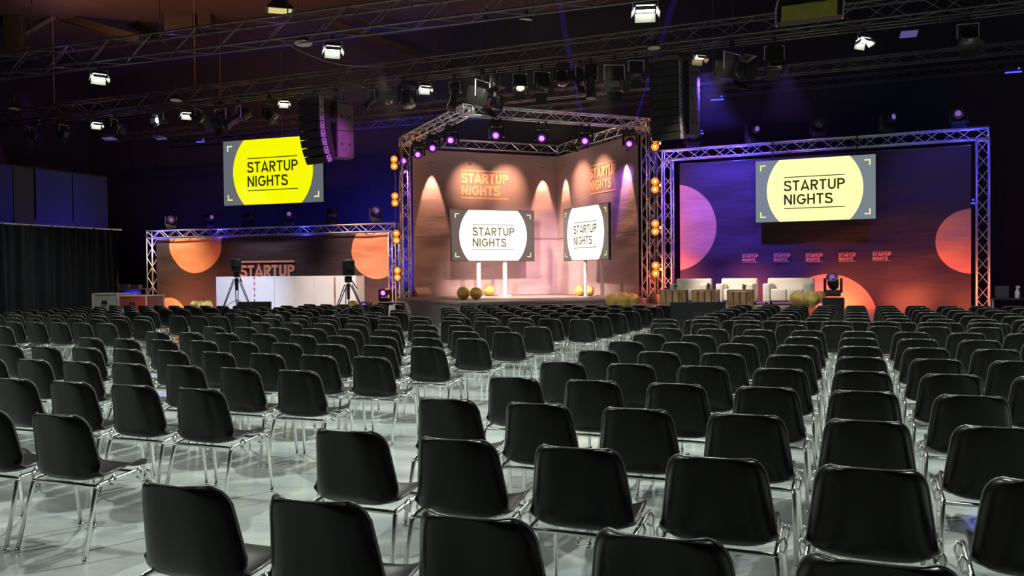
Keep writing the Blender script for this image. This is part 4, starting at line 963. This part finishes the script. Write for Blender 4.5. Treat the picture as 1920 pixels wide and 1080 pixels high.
# --- fixtures on the near truss
def onA(px): p = onp(px, 90, APp, Vector((-HA.y, HA.x, 0))); return Vector((p.x, p.y, AZ - .22))
for px, kind, tilt, yaw, gm, sc, lab in [(185, 'flood', 55, .2, 'g_white', 1.2, 'bright white flood light hanging from the near truss at left'), (624, 'flood', 60, .1, 'g_white', 1.2, 'bright white flood light hanging from the near truss above the screen')]:
    p = onA(px); place(kind, lab, 'stage light', p, -math.atan2(p.x, p.y) + yaw, 'flood lights on the near truss', tilt=tilt, glowm=M[gm], scale=sc)
p = at(1210, -2, 18.5)
place('flood', 'large bright white flood light at the top edge above the stage', 'stage light', p + Vector((0, 0, .12)), -.1, None, tilt=35, glowm=M['g_white'], scale=1.5)
MB().tube([(p.x, p.y, p.z + .1), (p.x, p.y, 10.7)], .02, 5).build('steel_wire', M['darkalu'], None).name = 'hanging_wire'
tag(bpy.data.objects['hanging_wire'], 'thin dark wire holding the large flood light at the top edge', 'wire')
# round pale reflectors and small dishes
def dish(label, px, py, Y, r, tilt, yaw, m_='dish'):
    p = at(px, py, Y); rt = thing('pendant_lamp', label, 'lamp', p, yaw, 'pale pendant lamps'); Q = Matrix.Rotation(R(tilt), 3, 'X')
    MB().lathe([(0, r), (.05, r * .96), (.09, r * .6), (.16, r * .3), (.2, r * .2)], (0, 0, 0), Q @ Vector((0, 0, 1)), 8).build('shade', M['blackm'], rt, 'auto')
    MB().lathe([(-.01, r * .96), (.0, r * .98)], (0, 0, 0), Q @ Vector((0, 0, 1)), 8).build('diffuser', M[m_], rt)
    MB().tube([Q @ Vector((0, 0, .18)), Vector((0, 0, .5))], .02, 5).build('bracket', M['darkalu'], rt)
dish('pale eight sided pendant lamp hanging from the near truss beside the white flood', 569, 81, 20.3, .22, -8, .3)
dish('small pale pendant lamp under the main truss left of the yellow screen', 330, 188, 25.8, .18, -5, 0)
dish('small pinkish pendant lamp under the main truss right of centre', 1226, 90, 20.2, .16, -4, 0)
dish('small pale pendant lamp hanging at the far left', 27, 204, 28.5, .2, -4, 0)
dish('small pale pendant lamp near the top centre', 986, 36, 20.5, .17, 10, .5)
dish('round warm lit pendant lamp at the back corner of the stage rig', 1075, 284, 28.0, .16, 12, .5)
# yellow studio panel at the top right
p = at(1517, 20, 18.0)
rt = thing('panel_light', 'large yellowish studio panel light at the top right above the truss', 'stage light', p, -.42)
Q = Matrix.Rotation(R(-20), 3, 'X')
MB().box((0, .10, .03), (1.28, .18, .52), Q, bev=.02).build('housing', M['blackm'], rt); MB().box(Q @ Vector((0, 0.0, 0)), (1.12, .02, .38), Q).build('diffuser', M['diffuser'], rt)
for s_ in (-1, 1): MB().tube([(s_ * .66, -.05, -.26), (s_ * .69, .05, .1), (s_ * .6, .05, .45)], .022, 6).build('yoke_arm', M['alu'], rt)
p = at(525, 20, 21.5)
rt = thing('roof_light', 'square roof light with pale yellow face at the top left', 'lamp', p, .3)
mb = MB(); mb.add([(-.35, -.25, 0), (.35, -.25, 0), (.35, .25, 0), (-.35, .25, 0), (-.12, -.1, .28), (.12, -.1, .28), (.12, .1, .28), (-.12, .1, .28)], [(0, 1, 2, 3), (0, 4, 5, 1), (1, 5, 6, 2), (2, 6, 7, 3), (3, 7, 4, 0), (4, 7, 6, 5)]); mb.build('shade', M['blackm'], rt)
MB().box((0, 0, -.01), (.56, .40, .02)).build('diffuser', glow('roof_light_face', (.95, .80, .32), .75), rt); MB().tube([(0, 0, .28), (0, 0, 1.0)], .02, 5).build('stem', M['blackm'], rt)
for lab, px, py, Y, w_ in [('small pale violet ceiling panel high at the right', 1704, 64, 23, .42), ('small violet ceiling panel above the left wall', 207, 261, 34, .5), ('small blue violet ceiling panel left of the yellow screen', 299, 258, 34, .45)]:
    p = at(px, py, Y); rt = thing('ceiling_panel', lab, 'panel', p, -.3, 'small ceiling panels'); MB().box((0, 0, 0), (w_, .35, .03), Matrix.Rotation(R(-12), 3, 'X')).build('panel_face', glow('panel_face', (.16, .12, .40), .6), rt); MB().tube([(0, 0, 0), (0, 0, 1.5)], .01, 4).build('rod', M['black'], rt)
# blue wash strips
for lab, px, py, Y in [('glowing blue strip light hanging right of the centre speaker column', 1345, 184, 24.6), ('glowing blue strip light at the right edge', 1900, 132, 20.6), ('glowing blue strip light left of the yellow screen', 376, 264, 32.0), ('glowing blue strip light behind the right screen frame', 1815, 378, 21.6), ('glowing blue strip light at the top of the right truss, beside the speaker column', 1308, 248, 26.0)]:
    p = at(px, py, Y); rt = thing('strip_light', lab, 'stage light', p, -.3, 'blue strip lights')
    MB().box((0, .05, 0), (.40, .10, .14), bev=.01).build('housing', M['blackm'], rt); MB().box((0, -.005, -.045), (.36, .02, .03)).build('light_bar', M['g_blue'], rt); MB().lathe([(0, .025), (.01, .02)], (.12, -.0, .04), (0, -1, 0), 8).build('status_lamp', M['g_blue'], rt)
    MB().tube([(0, .05, .07), (0, .05, .6)], .012, 5).build('hanger', M['blackm'], rt)
    lamp('POINT', p + Vector((0, -.25, -.1)), 1.5, BLUE, None, 'strip_glow', .1)

# --- line arrays
def line_array(label, px, pyt, pyb, Y, yaw, nb, curve, stripm, wdt=.74, xs=0):
    top = at(px, pyt, Y); bot = at(px, pyb, Y); H = top.z - bot.z; bh = H / nb
    rt = thing('line_array', label, 'speaker', (top.x, top.y, top.z), yaw)
    y = 0; z = 0; ang = 0
    for i in range(nb):
        ang = curve * (i / nb) ** 2; Q = Matrix.Rotation(ang, 3, 'X')
        c = Vector((0, y, z)) + Q @ Vector((0, 0, -bh / 2))
        b_ = MB(); b_.box(c, (wdt, .42, bh * .96), Q, bev=.01); o = b_.build('speaker_box', M['blackm'], rt)
        for s_ in (-1, 1): MB().box(c + Q @ Vector((s_ * wdt * .245, -.212, 0)), (wdt * .46, .012, bh * .84), Q).build('grille', M['grille'], o)
        MB().box(c + Q @ Vector((wdt / 2 + .012, -.12, 0)), (.02, .15, bh * .92), Q).build('rigging_plate', stripm, o)
        for zz_, rr_ in ((.2, .03), (-.22, .02)): MB().lathe([(0, rr_), (.01, rr_ * .9)], c + Q @ Vector((wdt / 2 + .022, -.12, bh * zz_)), (1, 0, 0), 8).build('rigging_hole', M['black'], o)
        st = Q @ Vector((0, 0, -bh)); y += st.y; z += st.z
    MB().box((0, 0, .06), (wdt, .5, .10), bev=.01).build('bumper_frame', M['darkalu'], rt)
    for s_ in (-.25, .25): MB().tube([(s_, 0, .1), (s_, 0, .9 + (6.9 - top.z) * 0)], .012, 5).build('chain', M['darkalu'], rt)
    return rt
line_array('curved black speaker column hanging in front of the yellow screen', 588, 186, 304, 24.2, -.62, 8, .62, M['strip'], wdt=.88)
line_array('curved black speaker column hanging over the right stage post', 1250, 118, 262, 20.9, -.98 + .45, 10, .22, M['strip'], wdt=.74)
def subs(label, px, pyt, pyb, Y, yaw, n_, m_):
    top = at(px, pyt, Y); bot = at(px, pyb, Y); H = top.z - bot.z; bh = H / n_
    rt = thing('flown_subwoofer', label, 'speaker', (top.x, top.y, top.z), yaw)
    for i in range(n_):
        o = MB().box((0, 0, -bh * (i + .5)), (.5, .55, bh * .985), bev=.012).build('cabinet', M['blackm'], rt)
        MB().box((0, -.281, -bh * (i + .5)), (.45, .012, bh * .9)).build('grille', M['grille'], o)
        s_ = MB(); s_.box((.256, 0, -bh * (i + .5)), (.012, .50, bh * .97)); s_.build('side_board', m_, o)
        for yy in (-.12, .12): MB().lathe([(0, .045), (.008, .04)], (.262, yy, -bh * (i + .5) + .0 * bh), (1, 0, 0), 10).build('handle_recess', M['black'], o)
    MB().box((0, 0, .05), (.5, .5, .08)).build('bumper_frame', M['darkalu'], rt)
    for s_ in (-.2, .2): MB().tube([(s_, 0, .08), (s_, 0, .8)], .012, 5).build('chain', M['darkalu'], rt)
subs('brown sided twin bass cabinet hanging right of the curved left speaker column', 640, 197, 298, 24.6, -.92, 2, M['brown'])
subs('grey sided bass cabinet column hanging behind the right speaker column', 1285, 118, 256, 21.7, -.75, 3, M['brown'])
lamp('SPOT', (3.5, 17.5, 4.0), 5200, (.70, .12, 1.0), at(612, 265, 24.2), 'violet_spill', .08, 9, .8)
lamp('SPOT', (5.5, 17.0, 2.5), 420, (1.0, .35, .12), at(655, 285, 24.6), 'orange_spill', .08, 9, .9)

# ------------------------------------------------------------------ backdrop uplights
for f_, e_, off in [(0.15, 170, 1.2), (0.3, 120, 1.2), (0.95, 100, 1.2)]:
    p = L0.lerp(L1, f_) - nL * off; lamp('SPOT', (p.x, p.y, .25), e_, (1.0, .22, .07), (p.x + nL.x * off, p.y + nL.y * off, .9), 'orange_uplight', .1, 110, 1)
for f_, e_, c_ in [(0.1, 620, (1.0, .74, .40)), (0.5, 300, (.8, .60, .72)), (0.9, 560, (.95, .60, .48))]:
    p = L0.lerp(L1, f_) - nL * 2.5; lamp('SPOT', (p.x, p.y, 6.0), e_ * 2.2, c_, (p.x + nL.x * 2.5, p.y + nL.y * 2.5, 1.5), 'banner_wash', .1, 55, 1)
for f_, e_, off in [(0.03, 260, 1.2), (0.3, 110, 1.0), (0.58, 200, .9), (0.78, 260, .9), (0.95, 130, .9)]:
    p = R0.lerp(R1, f_) - nR * off; lamp('SPOT', (p.x, p.y, .35 if f_ > .5 else .9), e_, (1.0, .18, .07), (p.x + nR.x * off, p.y + nR.y * off, .9), 'orange_uplight', .1, 105, 1)
for f_, e_, c_ in [(0.22, 1900, (.12, .07, 1.0)), (0.45, 330, (.30, .12, .9)), (0.88, 260, (.14, .08, 1.0))]:
    p = R0.lerp(R1, f_) - nR * 2.6; lamp('SPOT', (p.x, p.y, 6.6), e_ * 1.5, c_, (p.x + nR.x * 2.6, p.y + nR.y * 2.6, 3.0), 'banner_wash', .1, 62, .9)
p = R0.lerp(R1, .12) - nR * 4.5; lamp('SPOT', (p.x, p.y, 4.6), 1500, (1.0, .72, .62), at(1400, 545, 21.5), 'lounge_wash', .1, 40, .9)
for x_, e_, c_ in ((-9.2, 2600, (.80, .78, 1.0)), (-5.6, 2400, (1.0, .80, .72))): lamp('SPOT', (x_ + 1, 22.5, 5.2), e_, c_, (x_, 28.0, .8), 'counter_wash', .1, 38, .9)

# ------------------------------------------------------------------ chairs
YAW = 0.3829; DX, DY = 0.5789, 1.0778
fwd = Vector((math.sin(YAW), math.cos(YAW), 0)); rgt = Vector((math.cos(YAW), -math.sin(YAW), 0))
def chair_shell():
    prof = [(-.264, .775), (-.263, .771), (-.261, .762), (-.258, .749), (-.254, .730), (-.248, .70), (-.238, .65), (-.227, .59), (-.216, .53), (-.207, .485), (-.196, .450), (-.178, .424), (-.148, .408), (-.105, .404), (-.05, .408), (.02, .417), (.09, .427), (.15, .433), (.19, .431), (.212, .420), (.220, .405)]
    hw = [.118, .140, .160, .175, .187, .197, .204, .212, .220, .225, .229, .232, .234, .235, .234, .233, .231, .226, .215, .198, .175]
    nu = 14; vs = []; n_ = len(prof)
    nor = []
    for i in range(n_):
        a = prof[max(i - 1, 0)]; b_ = prof[min(i + 1, n_ - 1)]; ty, tz = b_[0] - a[0], b_[1] - a[1]; l_ = math.hypot(ty, tz); nor.append((-tz / l_ * 1.0, ty / l_))
    # normal points to the sitter's side
    th = .0065
    for side in (0, 1):
        for i in range(n_):
            f_ = i / (n_ - 1)
            curl = (.034, .044, .054, .064, .072)[i] if i < 5 else (.080 if i < 10 else max(.024, .080 - (i - 9) * .014))
            ny, nz = nor[i]
            if i < 12: nz *= max(0, (i - 6) / 6) if i > 6 else 0
            for k in range(nu + 1):
                u = -1 + 2 * k / nu; uu = math.copysign(abs(u) ** .85, u); c_ = curl * (abs(u) ** 4.5) + .012 * u * u
                if i > 12: c_ = curl * abs(u) ** 4 + .01 * u * u
                # rounded top corners: outer columns drop lower
                dz = -.006 * abs(u) ** 4 if i == 0 else 0
                y = prof[i][0] + ny * c_; z = prof[i][1] + nz * c_ + dz
                if side: y -= ny * th; z -= nz * th
                vs.append((uu * hw[i], y, z))
    fs = []; W = nu + 1; N0 = n_ * W
    for i in range(n_ - 1):
        for k in range(nu):
            a = i * W + k; fs.append((a, a + 1, a + W + 1, a + W)); fs.append((N0 + a, N0 + a + W, N0 + a + W + 1, N0 + a + 1))
    rim = [k for k in range(W)] + [i * W + nu for i in range(1, n_)] + [(n_ - 1) * W + k for k in range(nu - 1, -1, -1)] + [i * W for i in range(n_ - 2, 0, -1)]
    for j in range(len(rim)): a, b_ = rim[j], rim[(j + 1) % len(rim)]; fs.append((a, N0 + a, N0 + b_, b_))
    # thicker rounded lip along back and top
    mb = MB().add(vs, fs)
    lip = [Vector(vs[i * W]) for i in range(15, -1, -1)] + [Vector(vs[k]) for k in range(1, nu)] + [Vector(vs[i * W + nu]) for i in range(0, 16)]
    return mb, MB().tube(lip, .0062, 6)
def chair_frame(parts):
    """parts: dict name -> list of MB"""
    r = .0122; out = {}
    for s_ in (-1, 1):
        x0 = s_ * .232
        out.setdefault('side_rail', []).append(MB().tube([(x0, -.165, .378), (x0, -.14, .388), (x0, .10, .408), (x0, .185, .412), (x0, .205, .395)], r, 7))
        out.setdefault('leg', []).append(MB().tube([(x0, -.150, .386), (x0 + s_ * .004, -.165, .365), (x0 + s_ * .022, -.255, .012)], r, 7).tube([(x0 + s_ * .022, -.252, .022), (x0 + s_ * .022, -.256, .0)], .014, 8))
        out.setdefault('leg', []).append(MB().tube([(x0, .190, .408), (x0 + s_ * .002, .208, .385), (x0 + s_ * .014, .245, .012)], r, 7).tube([(x0 + s_ * .014, .244, .022), (x0 + s_ * .014, .245, .0)], .014, 8))
        for y in (-.06, .12): out.setdefault('row_link', []).append(MB().tube([(x0, y, .405), (x0 + s_ * .026, y, .43), (x0 + s_ * .034, y, .40), (x0 + s_ * .026, y, .365), (x0, y, .375)], .007, 5))
    out['cross_bar'] = [MB().tube([(-.232, -.150, .380), (.232, -.150, .380)], r * .9, 7), MB().tube([(-.232, .12, .400), (.232, .12, .400)], r * .9, 7)]
    return out
def make_full(label='x'):
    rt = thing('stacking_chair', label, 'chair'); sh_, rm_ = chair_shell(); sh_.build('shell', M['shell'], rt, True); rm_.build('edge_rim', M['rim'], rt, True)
    for nm, lst in chair_frame({}).items():
        for mb in lst: mb.build(nm, M['chrome'], rt, True)
    return rt

def frame_merged():
    mb = MB()
    for nm, lst in chair_frame({}).items():
        for q in lst: mb.add(q.v, q.f)
    return mb
slots = []   # (Y depth, x, y, z, rz jitter, label, group)
def gridpos(ox, oy, r_, c_, dx=DX, dy=DY, yaw=YAW):
    f_ = Vector((math.sin(yaw), math.cos(yaw), 0)); g_ = Vector((math.cos(yaw), -math.sin(yaw), 0))
    return Vector((ox, oy, 0)) + g_ * (c_ * dx) + f_ * (r_ * dy)
def projx(p, z=.78):
    q = Vector((p.x, p.y, z)) - CAM; d = q.dot(CD); return 960 + F * q.dot(CR) / d, 540 - F * q.dot(CU) / d, d
def addc(p, label, group, z=0, j=0.012, yaw=YAW, push=0, rz=0, stack=False):
    q = projx(p + Vector((0, 0, 0)), .6)
    if p.y < .8 or q[0] < -60 * 3.2 / max(p.y, 1) * 3 or q[0] > 1920 + 60 * 3.2 / max(p.y, 1) * 3: return
    f_ = Vector((math.sin(yaw), math.cos(yaw), 0)); a = random.uniform(-j, j); b_ = random.uniform(-j, j)
    c = p + f_ * (.262 + a * .8 + push) + Vector((b_ * .3, 0, 0))
    slots.append((c.y, c.x, c.y, z, -yaw + rz + random.uniform(-.012, .012), label, group))
O = {'NR': (-0.8283, 3.9808), 'NL': (-2.1113, 5.5393)}
# near right block
for r_ in range(-1, 8):
    for c_ in range(0, 12):
        addc(gridpos(*O['NR'], r_, c_), 'black shell chair, near right block, %s row from camera, %s seat from aisle' % (ordn(r_ + 1), ordn(c_)), 'chairs of the near right block')
for r_ in range(-1, 7):
    cmin = -14 if r_ <= 2 else -8
    for c_ in range(0, cmin - 1, -1):
        addc(gridpos(*O['NL'], r_, c_), 'black shell chair, near left block, %s row from camera, %s seat from aisle' % (ordn(r_ + 1), ordn(-c_)), 'chairs of the near left block')
# stacked front row of the near blocks
def stack(p, label_, group, n_=2):
    for k in range(n_):
        addc(p, ('lower' if k == 0 else 'upper') + ' black chair of a stacked pair, ' + label_, group, z=.055 * k, push=.035 * k, j=.008)
for c_ in range(0, 9): stack(gridpos(*O['NR'], 8, c_ - .45), 'front row near right, %s from aisle' % ordn(c_), 'stacked chairs at the front of the near right block')
for c_ in range(-9, 0): stack(gridpos(*O['NL'], 7, c_ - .15), 'front row near left, %s from aisle' % ordn(-c_ - 1), 'stacked chairs at the front of the near left block')
# small block at far left
l2 = Vector((-6.53, 13.45, 0))
for r_, c1, c0 in ((-1, -1, -7), (0, 1, -8), (1, 1, -8)):
    for i, c_ in enumerate(range(c1, c0, -1)):
        p = l2 + rgt * ((c_ - 1) * .52) + fwd * (r_ * .98)
        if r_ == 1: stack(p - rgt * .25, 'far left side block, %s from right end' % ordn(i), 'stacked chairs of the far left side block')
        else: addc(p, 'black shell chair, side block at far left, %s row, %s seat from its right end' % (ordn(r_ + 1), ordn(i)), 'chairs of the far left side block')
# far middle and far left blocks share their lines
FMo = (1.0589, 13.2919); fy, fdx, fdy = .4095, .538, .9203
lmin = {0: -4, 1: -5, 2: -6, 3: -7, 4: -8, 5: -8, 6: -8}
for r_ in range(0, 7):
    for c_ in range(0, lmin[r_] - 1, -1):
        addc(gridpos(*FMo, r_, c_, fdx, fdy, fy), 'black shell chair, far middle block, %s row, %s seat from right end' % (ordn(r_), ordn(-c_)), 'chairs of the far middle block', yaw=fy)
fl0 = Vector((-6.30, 15.75, 0)); 
for r_ in range(0, 7):
    for c_ in range(3, -1 - (2 if r_ > 2 else 0), -1):
        addc(fl0 + rgt * (c_ * .50) + fwd * (r_ * .93), 'black shell chair, far left block, %s row, %s seat from its right end' % (ordn(r_), ordn(3 - c_)), 'chairs of the far left block')
# block between them
fm2 = Vector((-3.33, 14.7, 0))
for r_ in range(0, 7):
    for c_ in range(0, 9):
        p = fm2 + rgt * (c_ * .53 - .1) + fwd * (r_ * .93)
        u = projx(p); lim = {0: 700, 1: 740, 2: 765, 3: 765, 4: 770, 5: 700, 6: 712}[r_]
        lo = {0: 560, 1: 470, 2: 400, 3: 480, 4: 440, 5: 450, 6: 430}[r_]
        if u[0] > lim or u[0] < lo: continue
        addc(p, 'black shell chair, far centre left block, %s row, %s seat from its left end' % (ordn(r_), ordn(c_)), 'chairs of the far centre left block')
# side block beyond the far left aisle
s3 = Vector((-8.05, 17.0, 0))
for r_ in range(0, 5):
    for c_ in range(0, -9, -1):
        addc(s3 + rgt * (c_ * .50) + fwd * (r_ * .93), 'black shell chair, outermost far left block, %s row, %s seat from its right end' % (ordn(r_), ordn(-c_)), 'chairs of the outermost far left block')
# far right block
for r_ in range(0, 7):
    for c_ in range(0, 12):
        addc(gridpos(2.768, 12.774, r_, c_, .5664, .9826, .3816), 'black shell chair, far right block, %s row, %s seat from its left end' % (ordn(r_), ordn(c_)), 'chairs of the far right block')
slots.sort(key=lambda s: s[0])
print('CHAIRS', len(slots))
full = make_full(); meshes = {}
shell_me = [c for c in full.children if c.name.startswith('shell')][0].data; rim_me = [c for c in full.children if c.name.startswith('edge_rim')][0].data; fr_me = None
first = True
LIM = 300
fobj = frame_merged().build('frame', M['chrome'], None, True); fr_me = fobj.data
bpy.data.objects.remove(fobj)
mid = None
cnt = 0; stuffv = MB(); stuff_slots = slots[LIM:]
for (Yd, x, y, z, rz, label, group) in slots[:LIM]:
    if Yd < 11.5:
        o = full if first else copy_tree(full); first = False
    else:
        if mid is None:
            mid = thing('stacking_chair', label, 'chair'); a = bpy.data.objects.new('shell', shell_me); COL.objects.link(a); a.parent = mid
            b_ = bpy.data.objects.new('frame', fr_me); COL.objects.link(b_); b_.parent = mid
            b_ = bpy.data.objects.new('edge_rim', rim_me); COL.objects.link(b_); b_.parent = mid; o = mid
        else: o = copy_tree(mid)
    o.location = (x, y, z); o.rotation_euler = (0, 0, rz); o['label'] = label; o['category'] = 'chair'; o['group'] = group
    if label == 'black shell chair, near left block, third row from camera, first seat from aisle':
        MB().lathe([(0, .011), (.002, .010)], (-.06, -.243, .70), (0, -1, 0), 10).build('sticker', M['white'], o); o['label'] = 'black shell chair with a small round white sticker on its backrest, near left block'
# the remaining far chairs
if stuff_slots:
    me = bpy.data.meshes.new('stacking_chair_rows'); bm = bmesh.new()
    for (Yd, x, y, z, rz, label, group) in stuff_slots:
        Mx = Matrix.Translation((x, y, z)) @ Matrix.Rotation(rz, 4, 'Z')
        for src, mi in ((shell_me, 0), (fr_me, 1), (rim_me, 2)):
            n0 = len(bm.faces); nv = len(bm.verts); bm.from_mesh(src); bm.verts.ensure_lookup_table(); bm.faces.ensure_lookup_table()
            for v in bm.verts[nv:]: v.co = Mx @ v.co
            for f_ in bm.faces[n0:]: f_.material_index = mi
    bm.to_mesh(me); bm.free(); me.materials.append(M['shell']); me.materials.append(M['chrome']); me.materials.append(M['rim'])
    o = bpy.data.objects.new('stacking_chair_rows', me); COL.objects.link(o)
    tag(o, 'remaining rows of black shell chairs farthest away, just before the stage', 'chairs', kind='stuff')

# ------------------------------------------------------------------ theatrical haze above the stage, with the blue beams that show in it
hv = bpy.data.materials.new('stage_haze'); hv.use_nodes = True; nt = hv.node_tree; nt.nodes.remove(nt.nodes['Principled BSDF'])
vs_ = nt.nodes.new('ShaderNodeVolumeScatter'); vs_.inputs['Density'].default_value = 0.010; vs_.inputs['Anisotropy'].default_value = 0.1
nt.links.new(vs_.outputs[0], nt.nodes['Material Output'].inputs['Volume'])
o = MB().box((1.0, 23.0, 7.6), (15, 9.5, 4.6)).build('stage_haze', hv); tag(o, 'thin smoky haze hanging above the stage rig and catching the blue beams', 'haze', kind='stuff')
for (px, py, tx, ty, Y) in [(1096, 246, 1040, -40, 21), (1182, 255, 1245, 60, 22), (1017, 242, 800, 20, 21), (931, 236, 700, 130, 22)]:
    a = at(px, py, 23.8); b_ = at(tx, ty, Y); d = (b_ - a).normalized(); lamp('SPOT', a + d * .35, 34000, (.10, .04, 1.0), b_, 'blue_beam', .03, 3.6, .4)
